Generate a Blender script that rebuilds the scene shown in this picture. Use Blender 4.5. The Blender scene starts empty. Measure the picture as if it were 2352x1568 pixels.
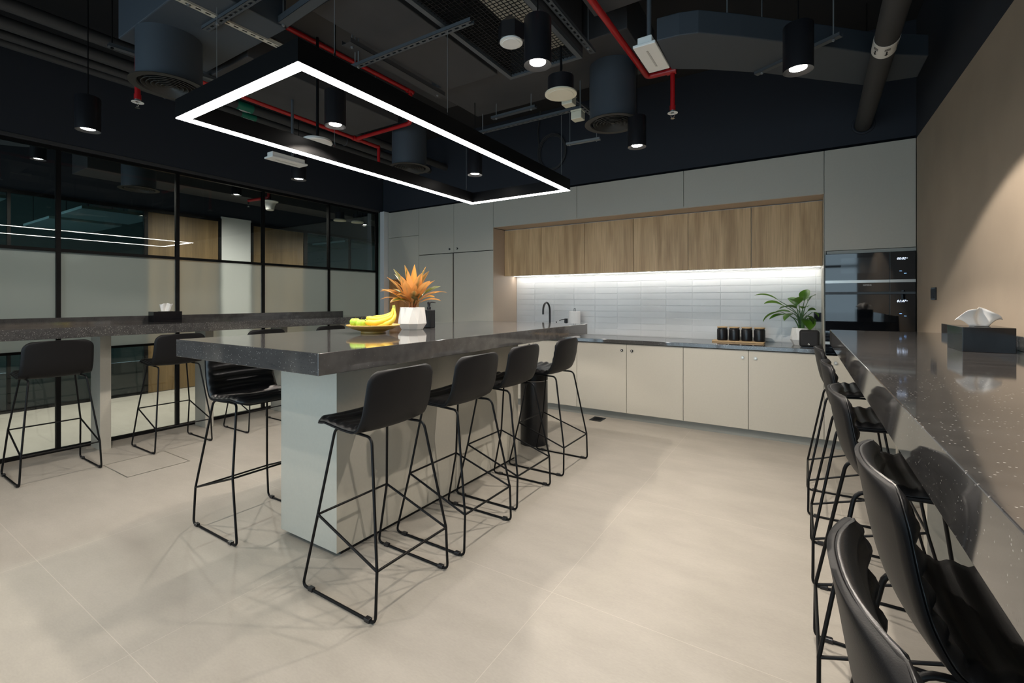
import bpy, bmesh, math, random
from mathutils import Vector, Matrix
random.seed(7)
PI = math.pi
C = bpy.context.scene.collection
R = math.radians

# ------------------------------------------------------------------ materials
M = {}
def nm(name):
    m = bpy.data.materials.new(name); m.use_nodes = True
    nt = m.node_tree; nt.nodes.clear()
    out = nt.nodes.new('ShaderNodeOutputMaterial')
    M[name] = m
    return m, nt, out
def node(nt, t, **kw):
    n = nt.nodes.new(t)
    for k, v in kw.items(): setattr(n, k, v)
    return n
def pbr(name, col, rough=.5, metal=0., spec=.5, bump=0., bscale=200., var=0., vscale=6., coat=0., emit=None, estr=0.):
    m, nt, out = nm(name)
    b = node(nt, 'ShaderNodeBsdfPrincipled')
    nt.links.new(b.outputs[0], out.inputs[0])
    b.inputs['Base Color'].default_value = (*col, 1)
    b.inputs['Roughness'].default_value = rough
    b.inputs['Metallic'].default_value = metal
    b.inputs['Specular IOR Level'].default_value = spec
    if coat: b.inputs['Coat Weight'].default_value = coat
    if emit:
        b.inputs['Emission Color'].default_value = (*emit, 1); b.inputs['Emission Strength'].default_value = estr
    tc = node(nt, 'ShaderNodeTexCoord')
    if var:
        n = node(nt, 'ShaderNodeTexNoise'); n.inputs['Scale'].default_value = vscale; n.inputs['Detail'].default_value = 5
        nt.links.new(tc.outputs['Object'], n.inputs['Vector'])
        r = node(nt, 'ShaderNodeValToRGB')
        r.color_ramp.elements[0].position = .3; r.color_ramp.elements[1].position = .7
        r.color_ramp.elements[0].color = (*[c*(1-var) for c in col], 1)
        r.color_ramp.elements[1].color = (*[min(1, c*(1+var)) for c in col], 1)
        nt.links.new(n.outputs['Fac'], r.inputs[0]); nt.links.new(r.outputs[0], b.inputs['Base Color'])
    if bump:
        n = node(nt, 'ShaderNodeTexNoise'); n.inputs['Scale'].default_value = bscale; n.inputs['Detail'].default_value = 3
        nt.links.new(tc.outputs['Object'], n.inputs['Vector'])
        bp = node(nt, 'ShaderNodeBump'); bp.inputs['Strength'].default_value = bump; bp.inputs['Distance'].default_value = .002
        nt.links.new(n.outputs['Fac'], bp.inputs['Height']); nt.links.new(bp.outputs[0], b.inputs['Normal'])
    return m
def emis(name, col, s):
    m, nt, out = nm(name)
    e = node(nt, 'ShaderNodeEmission'); e.inputs[0].default_value = (*col, 1); e.inputs[1].default_value = s
    nt.links.new(e.outputs[0], out.inputs[0])

pbr('cabinet_laminate', (.48, .455, .39), .45, var=.02, vscale=60)
pbr('cabinet_edge', (.50, .40, .31), .45)
pbr('dark_gap', (.01, .01, .01), .8)
pbr('black_metal', (.004, .004, .0045), .42, spec=.2)
pbr('black_satin', (.010, .010, .012), .3)
pbr('black_gloss', (.006, .006, .008), .12)
pbr('vinyl', (.008, .0078, .0085), .36, spec=.55, bump=.12, bscale=500)
pbr('vinyl_shell', (.0065, .0065, .0075), .5, spec=.22, bump=.1, bscale=600)
pbr('wall_beige', (.36, .295, .225), .7, var=.06, vscale=3, bump=.15, bscale=120)
pbr('wall_dark', (.016, .020, .029), .8)
pbr('ceiling_black', (.010, .010, .011), .9)
pbr('duct_grey', (.040, .040, .042), .75, var=.12, vscale=4)
pbr('duct_blue', (.042, .052, .064), .6)
pbr('diffuser_dark', (.018, .0175, .015), .6)
pbr('pipe_dark', (.035, .035, .036), .7)
pbr('red_paint', (.38, .008, .010), .35)
pbr('galv', (.28, .29, .29), .45, metal=.6)
pbr('strut_grey', (.075, .085, .095), .5, metal=.3)
pbr('strut_light', (.48, .45, .37), .5)
pbr('white_plastic', (.74, .73, .69), .4)
pbr('cream_plastic', (.66, .62, .48), .45)
pbr('white_wall', (.70, .71, .71), .6)
pbr('white_ceramic', (.80, .79, .76), .28)
pbr('soil', (.02, .014, .010), .95, bump=.8, bscale=90)
pbr('bamboo', (.62, .42, .22), .45, var=.12, vscale=20)
pbr('paper', (.88, .88, .87), .8)
pbr('steel', (.52, .51, .48), .3, metal=.9)
pbr('chrome', (.7, .7, .7), .15, metal=1)
pbr('oven_glass', (.004, .005, .007), .03, spec=.8)
pbr('oven_window', (.010, .014, .018), .05, spec=.9)
pbr('apple_skin', (.40, .62, .06), .28, var=.15, vscale=25)
pbr('banana_skin', (.80, .58, .045), .42, var=.10, vscale=25)
pbr('banana_tip', (.10, .06, .025), .7)
pbr('stem_brown', (.13, .08, .03), .7)
pbr('banana_stem', (.45, .50, .10), .5)
pbr('bowl_wood', (.52, .31, .075), .4, var=.15, vscale=14)
pbr('stem_green', (.06, .14, .03), .5)
pbr('plinth_grey', (.34, .345, .315), .4)
pbr('ceiling_tile', (.28, .42, .40), .8)
pbr('green_tag', (.0, .12, .07), .5)
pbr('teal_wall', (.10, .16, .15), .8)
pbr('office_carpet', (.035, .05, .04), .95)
pbr('reflector_grey', (.10, .10, .105), .3, metal=.5)
pbr('speaker_black', (.008, .008, .009), .7)
emis('led', (1, .945, .885), 33)
emis('led_down', (1, .95, .88), 26)
emis('led_warm', (1, .62, .30), 9)
emis('led_strip', (1, .96, .90), 19)
emis('display', (.62, .75, 1), 2.6)
emis('display_blue', (.25, .5, 1), 1.8)

# floor tiles : 1.2 m grid with hairline joints
m, nt, out = nm('floor_tile')
b = node(nt, 'ShaderNodeBsdfPrincipled'); nt.links.new(b.outputs[0], out.inputs[0])
b.inputs['Roughness'].default_value = .5
tc = node(nt, 'ShaderNodeTexCoord')
n1 = node(nt, 'ShaderNodeTexNoise'); n1.inputs['Scale'].default_value = 2.2; n1.inputs['Detail'].default_value = 8; n1.inputs['Roughness'].default_value = .65
n2 = node(nt, 'ShaderNodeTexNoise'); n2.inputs['Scale'].default_value = 60; n2.inputs['Detail'].default_value = 6
mp = node(nt, 'ShaderNodeMapping'); mp.inputs['Scale'].default_value = (1, 2.4, 1)
nt.links.new(tc.outputs['Object'], mp.inputs[0]); nt.links.new(mp.outputs[0], n1.inputs['Vector']); nt.links.new(mp.outputs[0], n2.inputs['Vector'])
r1 = node(nt, 'ShaderNodeValToRGB')
r1.color_ramp.elements[0].position = .32; r1.color_ramp.elements[1].position = .68
r1.color_ramp.elements[0].color = (.36, .332, .286, 1); r1.color_ramp.elements[1].color = (.42, .388, .338, 1)
r2 = node(nt, 'ShaderNodeValToRGB')
r2.color_ramp.elements[0].position = .3; r2.color_ramp.elements[1].position = .7
r2.color_ramp.elements[0].color = (.93, .93, .93, 1); r2.color_ramp.elements[1].color = (1, 1, 1, 1)
nt.links.new(n1.outputs['Fac'], r1.inputs[0]); nt.links.new(n2.outputs['Fac'], r2.inputs[0])
mx = node(nt, 'ShaderNodeMixRGB', blend_type='MULTIPLY'); mx.inputs[0].default_value = 1
nt.links.new(r1.outputs[0], mx.inputs[1]); nt.links.new(r2.outputs[0], mx.inputs[2])
sx = node(nt, 'ShaderNodeSeparateXYZ'); nt.links.new(tc.outputs['Object'], sx.inputs[0])
def joint(sock, off):
    a = node(nt, 'ShaderNodeMath', operation='ADD'); a.inputs[1].default_value = off
    nt.links.new(sock, a.inputs[0])
    d = node(nt, 'ShaderNodeMath', operation='DIVIDE'); d.inputs[1].default_value = 1.2; nt.links.new(a.outputs[0], d.inputs[0])
    f = node(nt, 'ShaderNodeMath', operation='FRACT'); nt.links.new(d.outputs[0], f.inputs[0])
    l = node(nt, 'ShaderNodeMath', operation='LESS_THAN'); l.inputs[1].default_value = .0022; nt.links.new(f.outputs[0], l.inputs[0])
    return l
ja = joint(sx.outputs[0], .985 + 24); jb = joint(sx.outputs[1], -.713 + 24)
jm = node(nt, 'ShaderNodeMath', operation='MAXIMUM'); nt.links.new(ja.outputs[0], jm.inputs[0]); nt.links.new(jb.outputs[0], jm.inputs[1])
mj = node(nt, 'ShaderNodeMath', operation='MULTIPLY'); mj.inputs[1].default_value = .28; nt.links.new(jm.outputs[0], mj.inputs[0])
mx2 = node(nt, 'ShaderNodeMixRGB'); mx2.inputs[2].default_value = (.72, .66, .58, 1)
nt.links.new(mj.outputs[0], mx2.inputs[0]); nt.links.new(mx.outputs[0], mx2.inputs[1])
nt.links.new(mx2.outputs[0], b.inputs['Base Color'])

# dark quartz with pale flecks
m, nt, out = nm('quartz')
b = node(nt, 'ShaderNodeBsdfPrincipled'); nt.links.new(b.outputs[0], out.inputs[0])
b.inputs['Roughness'].default_value = .06; b.inputs['Specular IOR Level'].default_value = 1.0
tc = node(nt, 'ShaderNodeTexCoord')
v1 = node(nt, 'ShaderNodeTexVoronoi'); v1.inputs['Scale'].default_value = 150
v2 = node(nt, 'ShaderNodeTexVoronoi'); v2.inputs['Scale'].default_value = 190
nz = node(nt, 'ShaderNodeTexNoise'); nz.inputs['Scale'].default_value = 5; nz.inputs['Detail'].default_value = 7
mp = node(nt, 'ShaderNodeMapping'); mp.inputs['Scale'].default_value = (.6, 3.0, 3.0)
for v in (v1, v2): nt.links.new(tc.outputs['Object'], v.inputs['Vector'])
nt.links.new(tc.outputs['Object'], mp.inputs[0]); nt.links.new(mp.outputs[0], nz.inputs['Vector'])
rb = node(nt, 'ShaderNodeValToRGB')
rb.color_ramp.elements[0].position = .35; rb.color_ramp.elements[1].position = .7
rb.color_ramp.elements[0].color = (.050, .049, .049, 1); rb.color_ramp.elements[1].color = (.074, .072, .071, 1)
nt.links.new(nz.outputs['Fac'], rb.inputs[0])
def fleck(v, thr, sel):
    lt = node(nt, 'ShaderNodeMath', operation='LESS_THAN'); lt.inputs[1].default_value = thr
    nt.links.new(v.outputs['Distance'], lt.inputs[0])
    sp = node(nt, 'ShaderNodeSeparateColor'); nt.links.new(v.outputs['Color'], sp.inputs[0])
    g = node(nt, 'ShaderNodeMath', operation='GREATER_THAN'); g.inputs[1].default_value = sel
    nt.links.new(sp.outputs[0], g.inputs[0])
    mu = node(nt, 'ShaderNodeMath', operation='MULTIPLY'); nt.links.new(lt.outputs[0], mu.inputs[0]); nt.links.new(g.outputs[0], mu.inputs[1])
    return mu
fa = fleck(v1, .23, .82); fb = fleck(v2, .22, .72)
ma = node(nt, 'ShaderNodeMixRGB'); ma.inputs[2].default_value = (.40, .39, .37, 1)
nt.links.new(fa.outputs[0], ma.inputs[0]); nt.links.new(rb.outputs[0], ma.inputs[1])
mb_ = node(nt, 'ShaderNodeMixRGB'); mb_.inputs[2].default_value = (.004, .004, .004, 1)
nt.links.new(fb.outputs[0], mb_.inputs[0]); nt.links.new(ma.outputs[0], mb_.inputs[1])
nt.links.new(mb_.outputs[0], b.inputs['Base Color'])

# oak, grain along Z
def oak(name, c0, c1, sc=1.):
    m, nt, out = nm(name)
    b = node(nt, 'ShaderNodeBsdfPrincipled'); nt.links.new(b.outputs[0], out.inputs[0]); b.inputs['Roughness'].default_value = .5
    tc = node(nt, 'ShaderNodeTexCoord'); oi = node(nt, 'ShaderNodeObjectInfo')
    ad = node(nt, 'ShaderNodeVectorMath', operation='ADD')
    cv = node(nt, 'ShaderNodeCombineXYZ'); mu = node(nt, 'ShaderNodeMath', operation='MULTIPLY'); mu.inputs[1].default_value = 13
    nt.links.new(oi.outputs['Random'], mu.inputs[0]); nt.links.new(mu.outputs[0], cv.inputs[0]); nt.links.new(mu.outputs[0], cv.inputs[2])
    nt.links.new(tc.outputs['Object'], ad.inputs[0]); nt.links.new(cv.outputs[0], ad.inputs[1])
    mp = node(nt, 'ShaderNodeMapping'); mp.inputs['Scale'].default_value = (9*sc, 9*sc, .8*sc)
    nt.links.new(ad.outputs[0], mp.inputs[0])
    a = node(nt, 'ShaderNodeTexNoise'); a.inputs['Scale'].default_value = 1; a.inputs['Detail'].default_value = 8; a.inputs['Distortion'].default_value = .5
    nt.links.new(mp.outputs[0], a.inputs['Vector'])
    mp2 = node(nt, 'ShaderNodeMapping'); mp2.inputs['Scale'].default_value = (120*sc, 120*sc, 3*sc); nt.links.new(ad.outputs[0], mp2.inputs[0])
    a2 = node(nt, 'ShaderNodeTexNoise'); a2.inputs['Scale'].default_value = 1; a2.inputs['Detail'].default_value = 3; nt.links.new(mp2.outputs[0], a2.inputs['Vector'])
    r = node(nt, 'ShaderNodeValToRGB'); r.color_ramp.elements[0].position = .33; r.color_ramp.elements[1].position = .62
    r.color_ramp.elements[0].color = (*c0, 1); r.color_ramp.elements[1].color = (*c1, 1)
    nt.links.new(a.outputs['Fac'], r.inputs[0])
    r2 = node(nt, 'ShaderNodeValToRGB'); r2.color_ramp.elements[0].position = .3; r2.color_ramp.elements[1].position = .6
    r2.color_ramp.elements[0].color = (.72, .70, .68, 1); r2.color_ramp.elements[1].color = (1, 1, 1, 1)
    nt.links.new(a2.outputs['Fac'], r2.inputs[0])
    mx = node(nt, 'ShaderNodeMixRGB', blend_type='MULTIPLY'); mx.inputs[0].default_value = .8
    nt.links.new(r.outputs[0], mx.inputs[1]); nt.links.new(r2.outputs[0], mx.inputs[2]); nt.links.new(mx.outputs[0], b.inputs['Base Color'])
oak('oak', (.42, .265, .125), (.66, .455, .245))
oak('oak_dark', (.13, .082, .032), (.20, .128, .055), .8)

# clear partition glass (thin) and frosted film
def glass(name, tint, ior=1.45):
    m, nt, out = nm(name)
    t = node(nt, 'ShaderNodeBsdfTransparent'); t.inputs[0].default_value = (*tint, 1)
    g = node(nt, 'ShaderNodeBsdfGlossy'); g.inputs['Roughness'].default_value = 0.0
    f = node(nt, 'ShaderNodeFresnel'); f.inputs['IOR'].default_value = ior
    mx = node(nt, 'ShaderNodeMixShader')
    nt.links.new(f.outputs[0], mx.inputs[0]); nt.links.new(t.outputs[0], mx.inputs[1]); nt.links.new(g.outputs[0], mx.inputs[2]); nt.links.new(mx.outputs[0], out.inputs[0])
glass('glass_clear', (.90, .945, .94))
glass('glass_window', (.95, .98, 1.))
m, nt, out = nm('glass_frosted')
d = node(nt, 'ShaderNodeBsdfDiffuse'); d.inputs[0].default_value = (.46, .50, .49, 1)
t = node(nt, 'ShaderNodeBsdfTranslucent'); t.inputs[0].default_value = (.70, .76, .74, 1)
p = node(nt, 'ShaderNodeBsdfRefraction'); p.inputs['Roughness'].default_value = .36; p.inputs['IOR'].default_value = 1.05; p.inputs[0].default_value = (.93, .97, .95, 1)
m1 = node(nt, 'ShaderNodeMixShader'); m1.inputs[0].default_value = .78
nt.links.new(t.outputs[0], m1.inputs[1]); nt.links.new(p.outputs[0], m1.inputs[2])
m2 = node(nt, 'ShaderNodeMixShader'); m2.inputs[0].default_value = .17
nt.links.new(m1.outputs[0], m2.inputs[1]); nt.links.new(d.outputs[0], m2.inputs[2]); nt.links.new(m2.outputs[0], out.inputs[0])

# leaves
def leaf_mat(name, mid, edge, tip, back, rough=.35, trans=.3):
    m, nt, out = nm(name)
    b = node(nt, 'ShaderNodeBsdfPrincipled'); b.inputs['Roughness'].default_value = rough
    g = node(nt, 'ShaderNodeNewGeometry')
    au = node(nt, 'ShaderNodeAttribute', attribute_name='leaf_u'); av = node(nt, 'ShaderNodeAttribute', attribute_name='leaf_v')
    tc = node(nt, 'ShaderNodeTexCoord'); nz = node(nt, 'ShaderNodeTexNoise'); nz.inputs['Scale'].default_value = 26; nz.inputs['Detail'].default_value = 4
    nt.links.new(tc.outputs['Object'], nz.inputs['Vector'])
    def mth(op, a, b2, c=None):
        n_ = node(nt, 'ShaderNodeMath', operation=op)
        for i_, q in enumerate((a, b2, c)):
            if q is None: continue
            if isinstance(q, (int, float)): n_.inputs[i_].default_value = q
            else: nt.links.new(q, n_.inputs[i_])
        return n_.outputs[0]
    e = mth('MULTIPLY_ADD', au.outputs['Fac'], .75, mth('MULTIPLY_ADD', g.outputs['Random Per Island'], 1.05, mth('MULTIPLY_ADD', nz.outputs['Fac'], .5, -.62)))
    r1 = node(nt, 'ShaderNodeValToRGB'); r1.color_ramp.elements[0].position = .18; r1.color_ramp.elements[1].position = .62
    r1.color_ramp.elements[0].color = (*mid, 1); r1.color_ramp.elements[1].color = (*edge, 1)
    nt.links.new(e, r1.inputs[0])
    m1 = node(nt, 'ShaderNodeMixRGB'); m1.inputs[2].default_value = (*tip, 1)
    nt.links.new(mth('MULTIPLY', mth('SUBTRACT', 1.0, mth('MINIMUM', mth('MULTIPLY', av.outputs['Fac'], 3.2), 1.0)), .85), m1.inputs[0]); nt.links.new(r1.outputs[0], m1.inputs[1])
    m2 = node(nt, 'ShaderNodeMixRGB'); m2.inputs[2].default_value = (*back, 1)
    nt.links.new(mth('MULTIPLY', g.outputs['Backfacing'], .22), m2.inputs[0]); nt.links.new(m1.outputs[0], m2.inputs[1])
    nt.links.new(m2.outputs[0], b.inputs['Base Color'])
    tr = node(nt, 'ShaderNodeBsdfTranslucent'); nt.links.new(m2.outputs[0], tr.inputs[0])
    mx = node(nt, 'ShaderNodeMixShader'); mx.inputs[0].default_value = trans
    nt.links.new(b.outputs[0], mx.inputs[1]); nt.links.new(tr.outputs[0], mx.inputs[2]); nt.links.new(mx.outputs[0], out.inputs[0])
leaf_mat('leaf_orange', (.11, .13, .016), (.66, .30, .05), (.50, .12, .05), (.62, .36, .26))
leaf_mat('leaf_green', (.03, .10, .012), (.10, .24, .022), (.04, .12, .02), (.22, .36, .06))

# ------------------------------------------------------------------ mesh helpers
class MB:
    def __init__(self): self.v = []; self.f = []
    def add(self, vs, fs):
        o = len(self.v); self.v += [tuple(p) for p in vs]; self.f += [tuple(i + o for i in f) for f in fs]; return self
    def box(self, x0, x1, y0, y1, z0, z1):
        vs = [(x, y, z) for z in (z0, z1) for y in (y0, y1) for x in (x0, x1)]
        return self.add(vs, [(0, 2, 3, 1), (4, 5, 7, 6), (0, 1, 5, 4), (2, 6, 7, 3), (0, 4, 6, 2), (1, 3, 7, 5)])
    def obox(self, c, ax, ay, az, hx, hy, hz):
        c, ax, ay, az = map(Vector, (c, ax, ay, az))
        vs = [c + ax*hx*i + ay*hy*j + az*hz*k for k in (-1, 1) for j in (-1, 1) for i in (-1, 1)]
        return self.add(vs, [(0, 2, 3, 1), (4, 5, 7, 6), (0, 1, 5, 4), (2, 6, 7, 3), (0, 4, 6, 2), (1, 3, 7, 5)])
    def prism(self, poly, z0, z1):
        n = len(poly)
        vs = [(x, y, z0) for x, y in poly] + [(x, y, z1) for x, y in poly]
        return self.add(vs, [tuple(reversed(range(n))), tuple(range(n, 2*n))] + [(i, (i+1) % n, n + (i+1) % n, n + i) for i in range(n)])
    def lathe(self, prof, c=(0, 0, 0), n=32, caps=True, ang=0.):
        vs = []; fs = []; k = len(prof)
        for i in range(n):
            a = 2*PI*i/n + ang
            vs += [(c[0] + r*math.cos(a), c[1] + r*math.sin(a), c[2] + z) for r, z in prof]
        for i in range(n):
            j = (i+1) % n
            fs += [(i*k + q, j*k + q, j*k + q + 1, i*k + q + 1) for q in range(k-1)]
        if caps:
            fs.append(tuple(i*k for i in reversed(range(n)))); fs.append(tuple(i*k + k-1 for i in range(n)))
        return self.add(vs, fs)
    def cyl(self, a, b, r, n=16, r2=None):
        return self.tube([a, b], [r, r if r2 is None else r2], n)
    def tube(self, path, r, n=10, closed=False, caps=True):
        P = [Vector(p) for p in path]; k = len(P)
        rr = r if isinstance(r, (list, tuple)) else [r]*k
        T = []
        for i in range(k):
            if closed: t = P[(i+1) % k] - P[i-1]
            else: t = P[min(i+1, k-1)] - P[max(i-1, 0)]
            T.append(t.normalized())
        up = Vector((0, 0, 1)) if abs(T[0].z) < .9 else Vector((1, 0, 0))
        N = (up - T[0]*up.dot(T[0])).normalized()
        vs = []; fs = []
        for i in range(k):
            N = (N - T[i]*N.dot(T[i])).normalized(); B = T[i].cross(N)
            vs += [P[i] + (N*math.cos(2*PI*j/n) + B*math.sin(2*PI*j/n))*rr[i] for j in range(n)]
        for i in range(k if closed else k-1):
            a = i*n; b2 = ((i+1) % k)*n
            fs += [(a + j, a + (j+1) % n, b2 + (j+1) % n, b2 + j) for j in range(n)]
        if caps and not closed:
            fs.append(tuple(reversed(range(n)))); fs.append(tuple(range((k-1)*n, k*n)))
        return self.add(vs, fs)
    def grid(self, G, flip=False):
        a = len(G); b2 = len(G[0]); vs = [p for row in G for p in row]
        fs = []
        for i in range(a-1):
            for j in range(b2-1):
                f = (i*b2 + j, i*b2 + j + 1, (i+1)*b2 + j + 1, (i+1)*b2 + j)
                fs.append(tuple(reversed(f)) if flip else f)
        return self.add(vs, fs)
    def build(self, name, mat, parent=None, smooth=False, bevel=0., seg=2, base=None, angle=40):
        me = bpy.data.meshes.new(name)
        if parent is not None: org = Vector(parent.get('_o', (0, 0, 0))) if '_o' in parent else Vector((0, 0, 0))
        elif base is not None: org = Vector(base)
        else:
            xs, ys, zs = zip(*self.v)
            org = Vector(((min(xs)+max(xs))/2, (min(ys)+max(ys))/2, min(zs)))
        me.from_pydata([tuple(Vector(p) - org) for p in self.v], [], self.f); me.update()
        bm = bmesh.new(); bm.from_mesh(me); bmesh.ops.recalc_face_normals(bm, faces=bm.faces); bm.to_mesh(me); bm.free()
        me.materials.append(M[mat])
        o = bpy.data.objects.new(name, me); C.objects.link(o)
        ORG[o.name] = org
        if parent is not None: o.parent = parent
        else: o.location = org
        if parent is not None: ORG[o.name] = ORG[parent.name]
        if smooth:
            for p_ in me.polygons: p_.use_smooth = True
            try: me.set_sharp_from_angle(angle=R(angle))
            except Exception: pass
        if bevel:
            bv = o.modifiers.new('bevel', 'BEVEL'); bv.width = bevel; bv.segments = seg; bv.limit_method = 'ANGLE'; bv.angle_limit = R(40)
            bv.harden_normals = False
        return o
ORG = {}
_old = MB.build
def _b(self, name, mat, parent=None, smooth=False, bevel=0., seg=2, base=None, angle=40):
    # vertices are given in the parent's world frame: subtract the parent's origin
    if parent is not None:
        org = ORG[parent.name]
        self.v = [tuple(Vector(p) - org) for p in self.v]
        o = _old(self, name, mat, parent, smooth, bevel, seg, None, angle)
        return o
    return _old(self, name, mat, None, smooth, bevel, seg, base, angle)
MB.build = _b

def tag(o, label=None, cat=None, group=None, kind=None):
    if label: o['label'] = label
    if cat: o['category'] = cat
    if group: o['group'] = group
    if kind: o['kind'] = kind
    return o
def thing(name, label, cat, loc, rz=0., group=None, kind=None):
    o = bpy.data.objects.new(name, None); C.objects.link(o)
    o.empty_display_size = .1
    o.location = loc; o.rotation_euler = (0, 0, rz)
    ORG[o.name] = Vector(loc) if rz == 0 else Vector((0, 0, 0))
    tag(o, label, cat, group, kind)
    return o
def local_thing(name, label, cat, loc, rz=0., group=None):
    o = thing(name, label, cat, loc, rz, group); ORG[o.name] = Vector((0, 0, 0)); return o
def copy_tree(o, parent=None, loc=None, rz=None, label=None):
    c = o.copy(); C.objects.link(c)
    if parent is not None: c.parent = parent
    for ch in list(o.children): copy_tree(ch, c)
    if loc is not None: c.location = loc
    if rz is not None: c.rotation_euler = (0, 0, rz)
    if label: c['label'] = label
    return c
def fillet(pts, r, k=5):
    P = [Vector(p) for p in pts]; out = [P[0]]
    for i in range(1, len(P)-1):
        a, b, c = P[i-1], P[i], P[i+1]
        da = (a-b); db = (c-b); rr = min(r, da.length*.45, db.length*.45)
        p0 = b + da.normalized()*rr; p1 = b + db.normalized()*rr
        for j in range(k+1):
            t = j/k; out.append(p0*(1-t)**2 + b*2*t*(1-t) + p1*t*t)
    out.append(P[-1]); return out
def text_mesh(body, size, extr, mat, parent, loc, rot, name, shear=0., align='CENTER'):
    cu = bpy.data.curves.new('lettering_curve', 'FONT'); cu.body = body; cu.size = size; cu.extrude = extr; cu.shear = shear
    cu.align_x = align; cu.align_y = 'CENTER'; cu.resolution_u = 3
    t = bpy.data.objects.new('lettering_tmp', cu); C.objects.link(t)
    dg = bpy.context.evaluated_depsgraph_get(); dg.update()
    me = bpy.data.meshes.new_from_object(t.evaluated_get(dg))
    bpy.data.objects.remove(t); bpy.data.curves.remove(cu)
    me.materials.clear(); me.materials.append(M[mat]); me.name = name
    mt = Matrix.Translation(Vector(loc) - ORG[parent.name]) @ rot.to_4x4()
    me.transform(mt)
    o = bpy.data.objects.new(name, me); C.objects.link(o); o.parent = parent; ORG[o.name] = ORG[parent.name]
    return o
FACE_Y = Matrix.Rotation(R(90), 3, 'X')          # text facing -Y

H = 1.36
XG, XR, YC, YW = -5.66, .816, 5.06, 5.68         # glass line, right wall, cabinet fronts, back wall
ZC = 3.72                                        # slab
YB = -1.8                                        # window facade
XO = -12.6                                       # far office wall

# ------------------------------------------------------------------ setting
def S(name, mb, mat, label, cat, **k):
    return tag(mb.build(name, mat, **k), label, cat, kind='structure')
S('floor', MB().box(-8.12, 3.1, YB-.1, 7.6, -.06, 0), 'floor_tile', 'large pale beige stone look tiled floor of the whole room', 'floor', base=(0, 0, 0))
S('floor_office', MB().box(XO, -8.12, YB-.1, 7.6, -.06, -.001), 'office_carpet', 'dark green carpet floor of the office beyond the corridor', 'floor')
S('ceiling', MB().box(XO, 3.1, YB-.1, 7.6, ZC, ZC+.1), 'ceiling_black', 'black painted open ceiling slab above the ducts', 'ceiling')
S('wall_back', MB().box(XG-.06, XR+.1, YW, YW+.1, 0, ZC), 'wall_beige', 'back wall behind the kitchen cabinets', 'wall')
S('wall_back_upper', MB().box(XG+.06, XR, YC+.02, YW, 2.745, ZC), 'wall_dark', 'dark navy wall band above the grey kitchen cabinets', 'wall')
S('wall_right', MB().box(XR, XR+.12, .1, YW, 0, 2.72), 'wall_beige', 'tall beige plaster wall on the right behind the long counter', 'wall')
S('wall_right_upper', MB().box(XR, XR+.12, .1, YW, 2.72, ZC), 'wall_dark', 'near black band above the beige right wall', 'wall')
S('wall_right_return', MB().box(XR+.12, 3.1, .1, .22, 0, ZC), 'wall_beige', 'return wall at the near end of the right wall', 'wall')
S('wall_right_near', MB().box(3.0, 3.1, YB, .1, 0, ZC), 'wall_beige', 'side wall behind the camera to the right', 'wall')
S('wall_left_upper', MB().box(XG-.05, XG+.05, YB, YC+.02, 2.75, ZC), 'wall_dark', 'black bulkhead wall above the glass partition', 'wall')
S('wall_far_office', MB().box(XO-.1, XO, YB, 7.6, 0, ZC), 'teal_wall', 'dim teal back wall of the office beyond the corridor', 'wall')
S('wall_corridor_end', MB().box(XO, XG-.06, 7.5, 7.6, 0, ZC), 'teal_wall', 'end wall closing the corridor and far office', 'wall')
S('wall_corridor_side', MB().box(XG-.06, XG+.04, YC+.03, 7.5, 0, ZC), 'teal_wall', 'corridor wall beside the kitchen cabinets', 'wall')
S('wall_front_upper', MB().box(XO, 3.1, YB-.1, YB, 2.8, ZC), 'wall_dark', 'dark wall above the daylight windows behind the camera', 'wall')
S('trim_1', MB().box(-5.56, -5.475, 4.98, YC+.03, 0, 2.735), 'white_wall', 'pale square post between glass partition and cabinets', 'post', bevel=.002)
S('trim_2', MB().box(XG+.012, XG+.055, YB, 4.99, 2.735, 2.765), 'duct_grey', 'thin black head rail along the top of the glass partition', 'trim', bevel=.003)

# daylight windows behind the camera
nwin = 0
x = XO
while x < 2.9:
    x2 = min(x + 1.56, 3.0)
    nwin += 1
    w = thing('window_%d' % nwin, 'full height daylight window bay %d of the facade behind the camera' % nwin, 'window', ((x+x2)/2, YB-.05, 0), kind='structure')
    f = MB(); f.box(x, x+.03, YB-.09, YB-.01, 0, 2.8).box(x2-.03, x2, YB-.09, YB-.01, 0, 2.8).box(x+.03, x2-.03, YB-.09, YB-.01, 0, .04).box(x+.03, x2-.03, YB-.09, YB-.01, 2.75, 2.8).box(x+.03, x2-.03, YB-.09, YB-.01, 2.05, 2.10)
    f.build('window_frame', 'black_metal', w)
    MB().box(x+.03, x2-.03, YB-.055, YB-.045, .04, 2.05).box(x+.03, x2-.03, YB-.055, YB-.045, 2.10, 2.75).build('pane', 'glass_window', w)
    x = x2

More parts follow.
